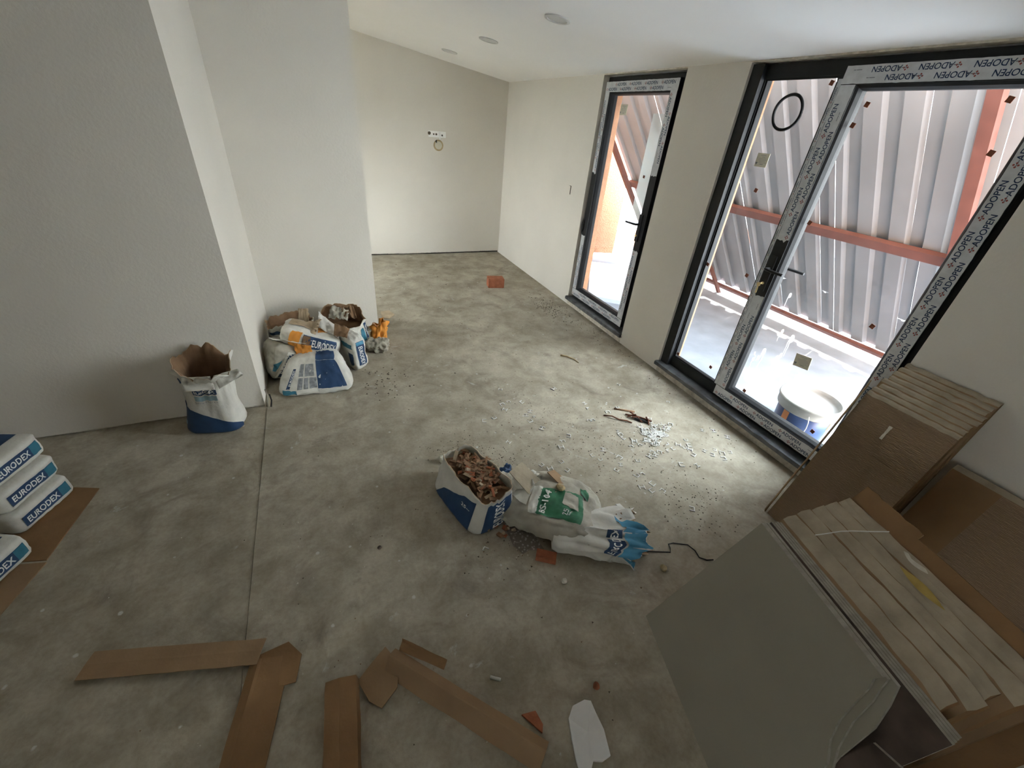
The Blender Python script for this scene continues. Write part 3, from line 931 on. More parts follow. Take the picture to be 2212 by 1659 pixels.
# --- open sack by the grey wall
b1 = thing('cement_sack', 'half empty open cement sack standing alone against the grey wall', 'bag', (-0.74, 2.57, 0))
k1 = Sack(.155, .105, .45, (-.735, 2.565, .002), rotz(-12), top=(.74, .95), lean=(.035, -.02), crease=.010, flare=.055, jag=.10, seed=2.3, waist=.10, tilt=.10)
k1.body('sack_body', b1, fill=.5, fillmat='kraft')
m = Panels()
k1.quad(m, [(-180, .01), (-20, .01), (-20, .08), (-180, .56)], 'bag_navy', n=18)
k1.quad(m, [(-215, .01), (-180, .01), (-180, .56), (-215, .50)], 'bag_navy', n=8)
k1.quad(m, [(-112, .64), (-58, .66), (-58, .77), (-112, .72)], 'bag_navy')
k1.quad(m, [(-165, .78), (-145, .78), (-145, .86), (-165, .86)], 'bag_navy', n=6)
k1.quad(m, [(-112, .54), (-60, .56), (-60, .64), (-112, .62)], 'bag_sky')
m.build('printed_panel', b1, True)
m = MB()
k1.word(m, 'EURODEX', (-108, .665), (46, .02), (0, .045), 'bag_text')
k1.word(m, 'Sıva Harcı', (-112, .50), (50, .02), (0, .032), 'bag_small_print', bold=0.0)
k1.quad(m, [(-158, .15), (-140, .15), (-140, .21), (-158, .21)], 'bag_sky', off=.005, n=4)
tag(m.build('lettering', b1), None, None, kind='stuff')
sheet_piece('torn_flap', [(-.655,2.455,.405), (-.535,2.47,.425), (-.505,2.425,.405), (-.635,2.405,.345)], 'bag_paper', b1, wave=.012, seed=3)
sheet_piece('torn_flap', [(-.815,2.48,.405), (-.67,2.455,.405), (-.655,2.415,.335), (-.80,2.42,.345)], 'bag_paper', b1, wave=.015, seed=5)

# --- heap of sacks in front of the niche wall
b2 = thing('cement_sack', 'white and navy cement sack lying at the front of the niche heap', 'bag', (-.17, 2.85, 0))
def slump(p):
    # front face leans back
    return Vector((p.x*(1 - .36*(p.z+.1)/.2), p.y + .85*(p.z + .1), p.z))
k2 = Pillow((.262, .085, .108), (-.165, 2.800, .109), rotz(-6), k=6, crease=.009, seed=1.0, deform=slump, pinch=.12)
k2.body('sack_body', b2)
m = Panels()
k2.quad(m, 'front', [(.06, -.70), (.93, -.70), (.90, .99), (.06, .99)], 'bag_navy', n=14)
k2.quad(m, 'top', [(.06, -.99), (.88, -.99), (.80, .1), (.06, .1)], 'bag_navy', n=10)
k2.quad(m, 'front', [(-.98, -.99), (-.52, -.99), (-.52, -.68), (-.98, -.68)], 'bag_teal', n=10)
k2.quad(m, 'front', [(-.84, -.62), (-.72, -.62), (-.62, .55), (-.72, .55)], 'bag_navy', n=10)
for (s0, s1, t0, t1) in ((-.50,-.36,.10,.80), (-.32,-.02,.10,.80), (-.50,-.36,-.62,.02), (-.33,-.20,-.62,.02), (-.17,.04,-.62,.02)):
    k2.quad(m, 'front', [(s0,t0),(s1,t0),(s1,t1),(s0,t1)], 'bag_small_print', n=6)
m.build('printed_panel', b2, True)
m = MB()
k2.word(m, 'front', 'EURODEX', (-.70, -.42), (.06, .90), (-.075, .0), 'bag_text')
tag(m.build('lettering', b2), None, None, kind='stuff')

b3 = thing('cement_sack', 'cement sack wedged in the wall corner left of the niche heap', 'bag', (-.38, 3.05, 0))
k3 = Pillow((.105, .13, .135), (-.372, 3.095, .135), rotz(18) @ Matrix.Rotation(math.radians(14), 3, 'Y'), k=5, crease=.012, seed=4.0, pinch=.15)
k3.body('sack_body', b3, mat='bag_grey')
m = Panels()
k3.quad(m, 'front', [(-.85, -.94), (-.10, -.94), (.70, .74), (.0, .90)], 'bag_paper', off=.002)
k3.quad(m, 'front', [(-.66, -.84), (-.14, -.84), (.58, .66), (.10, .78)], 'bag_navy', off=.0035)
k3.quad(m, 'front', [(-.99, -.40), (-.78, -.40), (-.35, .35), (-.99, .05)], 'bag_teal', off=.0025)
m.build('printed_panel', b3, True)
m = MB()
k3.word(m, 'front', 'EURODEX', (-.28, -.60), (.60, 1.05), (-.28, .12), 'bag_text', off=.0055)
tag(m.build('lettering', b3), None, None, kind='stuff')

b4 = thing('cement_sack', 'torn open cement sack on top of the niche heap with orange lining', 'bag', (-.17, 3.12, .1))
k4 = Pillow((.205, .15, .075), (-.150, 3.165, .250), rotz(-8) @ Matrix.Rotation(math.radians(20), 3, 'Y') @ Matrix.Rotation(math.radians(-8), 3, 'X'), k=5, crease=.010, seed=7.0, pinch=.15)
k4.body('sack_body', b4)
m = Panels()
k4.quad(m, 'front', [(-.28, -.62), (.93, -.62), (.93, .80), (-.28, .80)], 'bag_navy', n=14)
k4.quad(m, 'front', [(-.27, -.55), (.02, -.55), (-.04, .72), (-.27, .72)], 'kraft', off=.004, n=6)
k4.quad(m, 'front', [(-.72, -.95), (-.38, -.95), (-.34, .92), (-.72, .92)], 'orange_paper', off=.004, n=8)
k4.quad(m, 'top', [(.15, -.6), (.55, -.2), (.42, .5), (.12, .2)], 'orange_paper', off=.004, n=8)
k4.quad(m, 'top', [(-.95, -.2), (.05, -.5), (.2, .55), (-.85, .6)], 'kraft_pale', off=.005, n=10)
m.build('printed_panel', b4, True)
m = MB()
k4.word(m, 'front', 'EURODEX', (.05, -.38), (.82, 0), (0, .85), 'bag_text', off=.006)
tag(m.build('lettering', b4), None, None, kind='stuff')
sheet_piece('torn_flap', [(-.42,3.03,.335), (-.20,3.00,.275), (-.17,3.05,.245), (-.41,3.10,.285)], 'bag_paper', b4, wave=.015, seed=2)
sheet_piece('torn_flap', [(-.10,3.15,.33), (.035,3.05,.27), (.04,3.22,.29), (-.08,3.28,.40)], 'bag_paper', b4, wave=.02, seed=4)
sheet_piece('paper_lining', [(-.33,3.10,.30), (-.12,3.06,.31), (-.06,3.20,.37), (-.30,3.24,.34)], 'kraft_pale', b4, wave=.04, freq=8, seed=6)
sheet_piece('paper_lining', [(-.27,3.01,.285), (-.16,2.975,.27), (-.165,2.97,.17), (-.27,2.985,.20)], 'orange_paper', b4, wave=.02, freq=8, seed=8)

b5 = thing('cement_sack', 'open cement sack at the back left of the niche heap', 'bag', (-.30, 3.47, 0))
k5 = Sack(.165, .13, .27, (-.305, 3.47, .002), rotz(8), top=(.95, .9), jag=.09, seed=6.1, flare=.02, tilt=.03)
k5.body('sack_body', b5, fill=.72)
m = Panels()
k5.quad(m, [(-150, .80), (-105, .72), (-105, .80), (-150, .90)], 'bag_navy')
k5.quad(m, [(-80, .55), (-55, .55), (-50, .85), (-65, .80)], 'bag_sky')
m.build('printed_panel', b5, True)
sheet_piece('paper_lining', [(-.24,3.30,.28), (-.16,3.29,.30), (-.15,3.36,.40), (-.22,3.38,.40)], 'kraft_pale', b5, wave=.02, freq=9, seed=16)

b6 = thing('cement_sack', 'narrow upright cement sack at the right side of the niche heap', 'bag', (.11, 3.1, 0))
k6 = Pillow((.060, .135, .148), (.112, 3.105, .148), rotz(27) @ Matrix.Rotation(math.radians(-4), 3, 'Y'), k=6, crease=.008, seed=9.0, pinch=.08)
k6.body('sack_body', b6)
m = Panels()
k6.quad(m, 'front', [(-.52, -.66), (.62, -.66), (.62, .84), (-.52, .84)], 'bag_navy')
k6.quad(m, 'front', [(-.48, .62), (.58, .62), (.58, .82), (-.48, .82)], 'bag_blue', off=.0035, n=6)
k6.quad(m, 'left', [(.0, .45), (.96, .45), (.96, .75), (.0, .75)], 'bag_teal')
k6.quad(m, 'left', [(.55, -.7), (.93, -.6), (.93, .1), (.45, .15)], 'bag_navy')
m.build('printed_panel', b6, True)
m = MB()
k6.word(m, 'front', 'EURODEX', (-.25, .52), (0, -1.12), (.58, 0), 'bag_text', off=.0045)
tag(m.build('lettering', b6), None, None, kind='stuff')
sheet_piece('torn_flap', [(.0,3.02,.31), (.09,2.99,.30), (.12,3.10,.33), (.02,3.16,.35)], 'kraft', b6, wave=.02, seed=12)

b7 = thing('cement_sack', 'round open cement sack at the back right of the niche heap', 'bag', (.09, 3.47, 0))
k7 = Sack(.190, .165, .275, (.095, 3.455, .002), rotz(14), top=(.82, .85), k=2.8, jag=.08, seed=1.7, flare=.02, crease=.012, tilt=.20)
k7.body('sack_body', b7, fill=.55)
m = Panels()
k7.quad(m, [(-195, .25), (-140, .25), (-140, .78), (-195, .95)], 'bag_navy')
k7.quad(m, [(-112, .22), (-88, .22), (-92, .52), (-116, .45)], 'bag_navy')
k7.quad(m, [(-66, .25), (-48, .30), (-52, .78), (-60, .70)], 'bag_teal')
k7.quad(m, [(-46, .34), (-22, .34), (-22, .88), (-46, .88)], 'bag_navy')
k7.quad(m, [(-70, .06), (-36, .06), (-36, .22), (-70, .22)], 'bag_navy')
m.build('printed_panel', b7, True)
m = MB()
k7.word(m, 'EURODEX', (-40, .80), (0, -.42), (12, 0), 'bag_text')
k7.word(m, 'EURODEX', (-68, .10), (30, 0), (0, .08), 'bag_text')
tag(m.build('lettering', b7), None, None, kind='stuff')
sheet_piece('paper_lining', [(-.02,3.40,.29), (.12,3.36,.28), (.16,3.50,.31), (.02,3.55,.34)], 'bag_grey', b7, wave=.04, freq=9, seed=21)
sheet_piece('paper_lining', [(.08,3.42,.27), (.20,3.40,.27), (.19,3.52,.33), (.10,3.52,.33)], 'kraft', b7, wave=.03, freq=9, seed=23)

k8 = Sack(.058, .050, .20, (.352, 3.425, .004), rotz(20), top=(1.05, .8), k=3, jag=.22, crease=.030, seed=13.0, lean=(.02, -.02))
tag(k8.body('orange_paper_bag', None, 'orange_paper', fill=.8, fillmat='orange_paper', inner='orange_paper', nu=40), 'crumpled orange paper bag beside the niche wall corner', 'bag')
k9 = Pillow((.085, .055, .050), (.330, 3.30, .050), rotz(-20), k=4.5, crease=.034, seed=17.0)
tag(k9.body('crumpled_paper', None, 'bag_grey', n=20), 'crumpled grey paper sack scrap below the orange paper bag', 'paper')

# --- two sacks of rubble in the middle of the floor
b10 = thing('rubble_sack', 'cement sack filled with broken brick chips in mid floor', 'bag', (.55, 1.49, 0))
RA = rotz(-76)
def sag(p): return Vector((p.x, p.y - .20*max(0, p.z-.05), p.z))
k10 = Sack(.225, .140, .215, (.555, 1.460, .002), RA, top=(.95, .72), k=4.8, lean=(0, .02), jag=.14, seed=3.4, flare=.01, crease=.006)
k10.body('sack_body', b10, fill=.72, fillmat='kraft', inner='bag_grey')
m = Panels()
k10.quad(m, [(-128, .0), (-53, .0), (-51, .86), (-112, .40)], 'bag_navy', n=18)
k10.quad(m, [(-52, .0), (50, .0), (48, .97), (-50, .97)], 'bag_paper', off=.004, n=14)
k10.quad(m, [(-34, .08), (36, .08), (34, .88), (-32, .88)], 'bag_navy', off=.006, n=12)
k10.quad(m, [(-185, .30), (-168, .30), (-168, .62), (-185, .62)], 'bag_navy', n=6)
k10.quad(m, [(-185, .78), (-150, .86), (-150, .98), (-185, .98)], 'bag_blue', n=6)
m.build('printed_panel', b10, True)
m = MB()
k10.word(m, 'EURODEX', (15, .13), (-1, .70), (-27, 0), 'bag_text', off=.0085)
k10.word(m, '25', (-72, .50), (9, .01), (0, .08), 'bag_text', off=.006)
k10.word(m, 'kg', (-62, .52), (5, .01), (0, .04), 'bag_text', off=.006)
tag(m.build('lettering', b10), None, None, kind='stuff')

def shard(m, c, sz, mat, seed):
    rng = random.Random(seed)
    ax = Vector((rng.uniform(-1,1), rng.uniform(-1,1), rng.uniform(-.4,.4))).normalized()
    up = Vector((rng.uniform(-.4,.4), rng.uniform(-.4,.4), 1)); sd = ax.cross(up).normalized(); up = sd.cross(ax)
    l, w, h = sz[0]*rng.uniform(.6,1.3), sz[1]*rng.uniform(.6,1.3), sz[2]*rng.uniform(.6,1.3)
    P = []
    for zz in (-1, 1):
        for (a, b) in ((-1,-1),(1,-1),(1,1),(-1,1)):
            P.append(Vector(c) + ax*(a*l/2*rng.uniform(.7,1.1)) + sd*(b*w/2*rng.uniform(.7,1.1)) + up*(zz*h/2*rng.uniform(.8,1.1)))
    m.hexa(P, mat)
m = MB(); rng = random.Random(5)
for q in range(230):
    u, v = rng.gauss(0, .085), rng.gauss(0, .036)
    if abs(u) > .20 or abs(v) > .085: continue
    p = RA @ Vector((u, v + .028, .155 + .035*math.exp(-(u*u)/.02) + rng.uniform(0, .022))) + Vector((.555, 1.460, 0))
    shard(m, p, (.055, .018, .008), rng.choice(['wood_chip', 'wood_chip', 'kraft', 'kraft', 'wood_chip', 'brick_red', 'kraft_pale']), q)
o = m.build('brick_chips'); tag(o, 'brown chips of brick and wood filling the open rubble sack', 'rubble', kind='stuff')

b11 = thing('rubble_sack', 'slumped torn sack with green label among the mid floor rubble', 'bag', (.92, 1.2, 0))
def slump2(p):
    f = max(0.0, 1 - .9*((p.x/.25)**2))
    return Vector((p.x, p.y, max(-.088, p.z*(.55 + .45*f) - .03*(1-f))))
k11 = Pillow((.255, .185, .090), (.905, 1.215, .092), rotz(-38), k=3.4, crease=.019, seed=21.0, deform=slump2)
k11.body('sack_body', b11, 'bag_grey', n=26)
m = Panels()
k11.quad(m, 'top', [(-.30, -.90), (.72, -.80), (.62, .30), (-.25, .10)], 'bag_green', off=.005, n=18)
k11.quad(m, 'top', [(-.47, -.90), (-.28, -.90), (-.23, .12), (-.42, .12)], 'bag_paper', off=.006, n=12)
k11.quad(m, 'top', [(.55, .35), (.78, .25), (.78, .60), (.55, .62)], 'bag_green', off=.005, n=8)
k11.quad(m, 'top', [(.20, -.30), (.56, -.36), (.50, .15), (.22, .16)], 'bag_grey', off=.009, n=8)
k11.quad(m, 'top', [(-.95, -.2), (-.5, -.6), (-.42, .15), (-.80, .5)], 'bag_paper', off=.005, n=8)
m.build('printed_panel', b11, True)
m = MB()
k11.word(m, 'top', 'BS-104', (-.10, -.80), (.06, .82), (-.13, .0), 'bag_text', off=.0085)
k11.word(m, 'top', '25', (.36, -.66), (.01, .22), (-.11, 0), 'bag_text', off=.0085)
k11.word(m, 'top', 'kg', (.42, -.62), (.01, .14), (-.05, 0), 'bag_text', off=.0085)
tag(m.build('lettering', b11), None, None, kind='stuff')
sheet_piece('torn_flap', [(.70,1.48,.14), (.86,1.43,.165), (.84,1.30,.175), (.72,1.33,.15)], 'bag_paper', b11, wave=.03, freq=7, seed=31)
sheet_piece('torn_flap', [(.86,1.43,.15), (1.09,1.33,.10), (1.06,1.25,.13), (.90,1.34,.175)], 'bag_paper', b11, wave=.03, freq=7, seed=33)

b12 = thing('torn_sack', 'empty white sack with light blue end lying beside the rubble', 'bag', (1.08, 1.03, 0))
def flatten(p): return Vector((p.x, max(-.055, p.y*.62), p.z))
k12 = Sack(.135, .062, .42, (.86, 1.115, .066), rotz(-27) @ Matrix.Rotation(math.radians(90), 3, 'Y') @ Matrix.Rotation(math.radians(90), 3, 'Z'), top=(.95, .75), k=3, jag=.16, seed=8.2, flare=.03, crease=.030)
k12.body('sack_body', b12, fill=.25)
m = Panels()
k12.quad(m, [(70, .78), (205, .78), (205, .995), (70, .995)], 'bag_blue', off=.007, n=24)
k12.quad(m, [(100, .60), (165, .60), (165, .76), (100, .76)], 'bag_navy', n=10)
m.build('printed_panel', b12, True)
m = MB()
k12.word(m, 'EURODEX', (160, .64), (-56, 0), (0, .08), 'bag_text')
tag(m.build('lettering', b12), None, None, kind='stuff')

k13 = Pillow((.055, .03, .045), (.775, 1.545, .050), rotz(30), k=4.5, crease=.030, seed=27.0)
tag(k13.body('blue_sack_scrap', None, 'bag_navy', n=10), 'crumpled navy sack scrap behind the rubble sacks', 'scrap')

def plate(name, pts, z0, th, mat, label, cat, tilt=None, group=None, wave=0.0):
    """irregular flat fragment lying on the floor or on a heap: outline pts (x,y)"""
    m = MB(); n = len(pts)
    cx, cy = sum(p[0] for p in pts)/n, sum(p[1] for p in pts)/n
    tx, ty = tilt or (0, 0)
    lo = [(x, y, z0 + tx*(x-cx) + ty*(y-cy)) for x, y in pts]
    m.prism(lo, (0, 0, th), mat)
    o = m.build(name, None, origin=(cx, cy, z0))
    return tag(o, label, cat, group)
plate('cardboard_scrap', [(.735,1.40),(.83,1.45),(.90,1.31),(.865,1.25),(.79,1.26)], .175, .006, 'cardboard_pale', 'dusty cardboard piece on the left of the torn green sack', 'cardboard', (-.15, .25))
plate('cardboard_scrap', [(.93,1.34),(.985,1.36),(1.06,1.24),(1.00,1.19)], .165, .006, 'cardboard', 'narrow cardboard piece on top of the torn green sack', 'cardboard', (-.4, .15))
plate('tile_fragment', [(.655,1.235),(.735,1.215),(.775,1.11),(.785,1.04),(.72,1.07),(.68,1.06),(.655,1.12)], .003, .014, 'terrazzo', 'speckled broken tile leaning below the rubble sacks', 'tile', (0, .05))
plate('tile_fragment', [(.64,1.27),(.70,1.30),(.715,1.25),(.66,1.23)], .018, .012, 'terrazzo', 'small speckled tile chip between the two rubble sacks', 'tile', (.2, .1))
m = MB()
for (a, b, h0, h1) in ((0, .5, .026, .012), (.5, 1, .012, .028)):
    A, B = Vector((.735, 1.03, 0)), Vector((.815, .975, 0)); sd = Vector((-.028, -.042, 0))
    p0, p1 = A + sd*(2*a-1)*.5, A + sd*(2*b-1)*.5
    dl = B - A
    m.hexa([p0, p0+dl, p1+dl, p1, p0+Vector((0,0,h0)), p0+dl+Vector((0,0,h0)), p1+dl+Vector((0,0,h1)), p1+Vector((0,0,h1))], 'brick_red')
tag(m.build('hollow_brick_piece', None, origin=(.775, 1.0, 0)), 'red hollow brick fragment on the floor below the rubble', 'brick')
m = MB(); rng = random.Random(11)
for q in range(40):
    p = (rng.gauss(.66, .035), rng.gauss(1.24, .05), rng.uniform(.006, .03))
    shard(m, p, (.03, .02, .014), rng.choice(['brick_red', 'kraft_pale', 'wood_chip']), 400+q)
tag(m.build('brick_crumbs'), 'small pale and red brick lumps spilled between the rubble sacks', 'rubble', kind='stuff')

# --- full sacks stacked at the left edge
RL = rotz(-21)
def full_sack(cx, cy, z, label, sd, group=None, dr=0):
    t = thing('cement_sack', label, 'bag', (cx, cy, z), group)
    k = Pillow((.255, .145, .056), (cx, cy, z + .057), rotz(-21 + dr), k=11, crease=.005, seed=sd, pinch=.05)
    k.body('sack_body', t, n=14)
    m = Panels()
    k.quad(m, 'right', [(-.78, -.52), (.80, -.52), (.80, .50), (-.78, .50)], 'bag_navy')
    k.quad(m, 'right', [(.46, -.50), (.78, -.50), (.78, .48), (.46, .48)], 'bag_teal', off=.0035, n=5)
    k.quad(m, 'top', [(-.9, -.9), (.75, -.9), (.75, .85), (-.9, .85)], 'bag_navy', n=8)
    m.build('printed_panel', t, True)
    m = MB()
    k.word(m, 'right', 'EURODEX', (-.68, -.30), (1.08, 0), (0, .58), 'bag_text', off=.0045)
    tag(m.build('lettering', t), None, None, kind='stuff')
    return t
full_sack(-1.585, 2.135, .006, 'full cement sack lowest in the far stack at the left edge', 1)
full_sack(-1.600, 2.145, .119, 'full cement sack second from below in the far left stack', 2, dr=2)
full_sack(-1.622, 2.165, .232, 'full cement sack topmost in the far stack at left edge', 3, dr=5)
full_sack(-1.605, 1.765, .006, 'full cement sack lowest in the nearer stack at the left edge', 4, dr=1)
full_sack(-1.680, 1.775, .119, 'full cement sack upper in the nearer stack, nearly out of frame', 5, dr=3)
plate('cardboard_sheet', [(-1.21,2.155),(-1.31,2.195),(-1.95,2.39),(-1.98,1.93),(-1.27,1.742)], -.004+.0005, .005, 'cardboard_deep', 'cardboard sheet under the far stack of cement sacks', 'cardboard')
plate('cardboard_sheet', [(-1.265,1.728),(-1.95,1.90),(-2.0,1.40),(-1.36,1.30),(-1.325,1.51)], -.004+.0005, .005, 'cardboard', 'cardboard sheet under the nearer stack of cement sacks', 'cardboard')

# ------------------------------------------------------------------ tiles and cartons leaning at the right
P0 = Vector((1.057, .601, 0)); E_ = Vector((-.2626, -.9649, 0)); T_ = Vector((.4445, -.1211, .8875)).normalized(); NN = Vector((-.8564, .2331, .4607))
def LT(u, v, d): return P0 + E_*u + T_*v - NN*d
def slab(name, outline, d0, d1, mats, label, cat, group=None, wob=0.0):
    """leaning slab: outline (u,v) with v measured from the floor, between depths d0 and d1; mats=(face, edge)"""
    m = MB(); n = len(outline); v0 = .519
    A = [LT(u, max(v, 0) + v0*d0, d0 + wob*nz(u*5, v*4, d0*60)) for u, v in outline]
    B = [LT(u, max(v, 0) + v0*d1, d1 + wob*nz(u*5, v*4, d0*60+3)) for u, v in outline]
    m.mesh(A, [tuple(range(n))], mats[0]); m.mesh(B, [tuple(range(n))[::-1]], mats[0])
    for i in range(n):
        j = (i+1) % n
        m.poly([A[i], B[i], B[j], A[j]], mats[1])
    o = m.build(name, None, origin=LT(.3, 0, d0))
    return tag(o, label, cat, group)
tl = ('tile_face', 'tile_edge')
def rag(u0, u1, v, n=12, amp=.004, sd=0.0):
    return [(u0 + (u1-u0)*k/n, v + amp*nz(k*1.3, sd, 1)) for k in range(n+1)]
slab('porcelain_tile', [(0,0),(0,.652),(.506,.652),(.500,.628),(.512,.600),(.524,.545),(.540,.48),(.565,.425),(.605,.377),(.625,.31),(.625,0)], 0, .0085, tl, 'front taupe floor tile of the leaning stack, corner broken off', 'tile')
slab('porcelain_tile', [(.002,0),(.002,.651),(.512,.651),(.520,.62),(.535,.58),(.553,.50),(.585,.42),(.625,.36),(.645,.30),(.645,0)], .0092, .0177, tl, 'second taupe tile of the leaning stack with curved broken corner', 'tile')
slab('porcelain_tile', [(.001,0),(.001,.653),(.53,.653),(.555,.60),(.580,.53),(.60,.40),(.63,.30),(.66,.2),(.66,0)], .0184, .0269, tl, 'third taupe tile of the leaning stack, larger piece missing', 'tile')
for k in range(4):
    d = .034 + k*.0094
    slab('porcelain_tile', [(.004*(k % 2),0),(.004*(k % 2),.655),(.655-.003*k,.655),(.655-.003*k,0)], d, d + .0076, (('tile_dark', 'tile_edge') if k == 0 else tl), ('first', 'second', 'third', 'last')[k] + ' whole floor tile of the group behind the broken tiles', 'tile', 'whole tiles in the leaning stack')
ct = ('cardboard', 'cardboard_pale')
CART = [(.072, .103, .706, .744, .588, 'first thin tile carton behind the whole floor tiles'),
        (.105, .137, .748, .786, .608, 'second thin tile carton behind the whole floor tiles'),
        (.140, .172, .790, .822, .592, 'third thin tile carton behind the whole floor tiles'),
        (.174, .211, .826, .860, .622, 'fourth tile carton, stained yellow along its top'),
        (.214, .247, .864, .900, .640, 'fifth tile carton just before the brown cardboard cover')]
def carton(d0, d1, h0, h1, u1, lab, sd):
    """leaning carton; h0, h1 = height along the lean of its front and back top edges"""
    m = MB(); n = 22; u0 = -.003 + .006*nz(sd)
    def top(u, f):
        d = d0 + (d1-d0)*f; h = h0 + (h1-h0)*f
        droop = .010*max(0, (u-u1+.06)/.06)
        return LT(u + .006*nz(u*9, f*3, sd), h + .006*nz(u*14, f*2, sd) + (.006 if 0 < f < 1 else -.004) - droop, d + .004*nz(u*8, sd, f))
    def foot(u, f):
        d = d0 + (d1-d0)*f
        return LT(u, .519*d, d)
    F4 = (0, .2, .8, 1)
    for k in range(n):
        a_, b_ = u0 + (u1-u0)*k/n, u0 + (u1-u0)*(k+1)/n
        m.poly([foot(a_,0), top(a_,0), top(b_,0), foot(b_,0)], 'cardboard')
        for q in range(3): m.poly([top(a_,F4[q]), top(a_,F4[q+1]), top(b_,F4[q+1]), top(b_,F4[q])], 'cardboard_pale')
        m.poly([foot(b_,1), top(b_,1), top(a_,1), foot(a_,1)], 'cardboard')
    for u in (u0, u1):
        m.poly([foot(u,0), foot(u,1)] + [top(u, f) for f in F4[::-1]], 'cardboard_deep')
    return tag(m.build('tile_carton', None, origin=LT(.3, 0, d0)), lab, 'carton')
for q, c_ in enumerate(CART): carton(*c_, q*3.7 + 1)
# stains on the carton tops
def topmark(parent_d, u0, u1, d0, d1, h, mat, name):
    m = MB(); n = 8
    for k in range(n):
        a, b = u0 + (u1-u0)*k/n, u0 + (u1-u0)*(k+1)/n
        w0, w1 = math.sin(math.pi*(k+.15)/(n+.3)), math.sin(math.pi*(k+1.15)/(n+.3))
        md = (d0+d1)/2; hw = (d1-d0)/2
        zt = lambda d: h + (d-d0)*.9 + .006
        m.poly([LT(a, zt(md-hw*w0), md-hw*w0), LT(b, zt(md-hw*w1), md-hw*w1), LT(b, zt(md+hw*w1), md+hw*w1), LT(a, zt(md+hw*w0), md+hw*w0)], mat)
    return m.build(name, parent_d)
cart = [o for o in COL.objects if o.name.startswith('tile_carton')]
topmark(cart[3], .26, .40, .182, .205, .838, 'box_yellow', 'yellow_stain')
topmark(cart[4], .22, .30, .220, .242, .874, 'crumb_pale', 'pale_smear')
# brown cardboard cover folded over the stack
m = MB()
for (u0, u1, ha, hb) in ((-.005, .205, .965, .97), (.205, .70, .945, .95)):
    n = 10
    for k in range(n):
        a, b = u0 + (u1-u0)*k/n, u0 + (u1-u0)*(k+1)/n
        ra, rb = ha + .008*nz(a*40, 2) , ha + .008*nz(b*40, 2)
        for (q, s) in ((.252, 0), (.256, 0)):
            pass
        m.hexa([LT(a,.131,.252), LT(b,.131,.252), LT(b,.136,.258), LT(a,.136,.258), LT(a,ra,.252), LT(b,rb,.252), LT(b,rb,.258), LT(a,ra,.258)], 'cardboard_deep')
tag(m.build('cardboard_cover', None, origin=LT(.2, .13, .255)), 'brown cardboard cover board behind the leaning tile cartons', 'cardboard')
# plastic strap across the cartons
m = MB()
m.tube([LT(.10,.750,.08), LT(.105,.772,.10), LT(.11,.808,.138), LT(.115,.830,.17), LT(.135,.868,.205), LT(.15,.902,.240)], .0022, 'clip_plastic', 6)
tag(m.build('plastic_strap', None, origin=LT(.11,.8,.14)), 'thin white plastic strap over the leaning tile cartons', 'strap')
# broken dark tiles behind the missing corner
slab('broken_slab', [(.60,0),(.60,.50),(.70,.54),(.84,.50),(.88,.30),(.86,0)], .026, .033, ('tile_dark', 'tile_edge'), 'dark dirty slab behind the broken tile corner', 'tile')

# bundle of cartons against the wall beside the wide door
rng = random.Random(3)
for k in range(8):
    f = k / 7.0
    bx, tx, tz = 2.109 + .27*f, 2.359 + .185*f, .787 + .128*f
    y0, y1 = .452 + rng.uniform(-.007, .007), .822 + rng.uniform(-.012, .008)
    th = .0255
    m = MB(); n = 12
    up = Vector((tx-bx, 0, tz)); ln = up.length; up.normalize(); nb = Vector((up.z, 0, -up.x))
    def Q(y, v, d): return Vector((bx, y, 0)) + up*v + nb*d + Vector((0, 0, max(0, d*up.x)*1.0))
    fm = 'carton_ripple' if k == 0 else 'cardboard'
    for j in range(n):
        a, b = y0 + (y1-y0)*j/n, y0 + (y1-y0)*(j+1)/n
        ha, hb = ln + .006*nz(a*30, k), ln + .006*nz(b*30, k)
        ea, eb = .004*nz(a*22, k+9), .004*nz(b*22, k+9)
        m.poly([Q(a,0,0), Q(a,ha-.012,0), Q(b,hb-.012,0), Q(b,0,0)], fm)
        m.poly([Q(a,ha-.012,0), Q(a,ha,.004+ea), Q(b,hb,.004+eb), Q(b,hb-.012,0)], 'cardboard_pale')
        m.poly([Q(a,ha,.004+ea), Q(a,ha+.002,th), Q(b,hb+.002,th), Q(b,hb,.004+eb)], 'cardboard_pale')
        m.poly([Q(b,0,th), Q(b,hb+.002,th), Q(a,ha+.002,th), Q(a,0,th)], 'cardboard')
    for yy, s in ((y0, 1), (y1, -1)):
        h = ln
        P_ = [Q(yy,0,0), Q(yy,0,th), Q(yy,h,th), Q(yy,h,0)]
        m.poly(P_ if s > 0 else P_[::-1], 'cardboard_deep')
    o = m.build('tile_carton', None, origin=(bx, (y0+y1)/2, 0))
    tag(o, ('brown rippled tile carton at the front of the bundle by the wide door' if k == 0 else
            ('', 'second', 'third', 'fourth', 'fifth', 'sixth', 'seventh', 'rearmost')[k] + ' thin tile carton from the front in the bundle by the wide door'), 'carton', None if k == 0 else 'cartons bundled beside the wide door')
    if k == 0:
        m = MB()
        for j in range(6):
            zz = ln*.80 + j*.012; w = .012 + .006*nz(j*2.3)
            yy = .655 + .003*nz(j)
            m.poly([Q(yy-w/2,zz,-.0008), Q(yy-w*.5,zz+.012,-.0008), Q(yy+w*.5,zz+.012,-.0008), Q(yy+w/2,zz,-.0008)], 'crumb_pale')
        m.build('scuff_mark', o)
sheet_piece('carton_flap', [(2.10,.835,.005), (2.135,.850,.005), (2.395,.850,.83), (2.352,.835,.80)], 'cardboard', None, wave=.004, th=.004)
tag(COL.objects['carton_flap'], 'loose cardboard end flap on the carton bundle beside the door', 'cardboard')

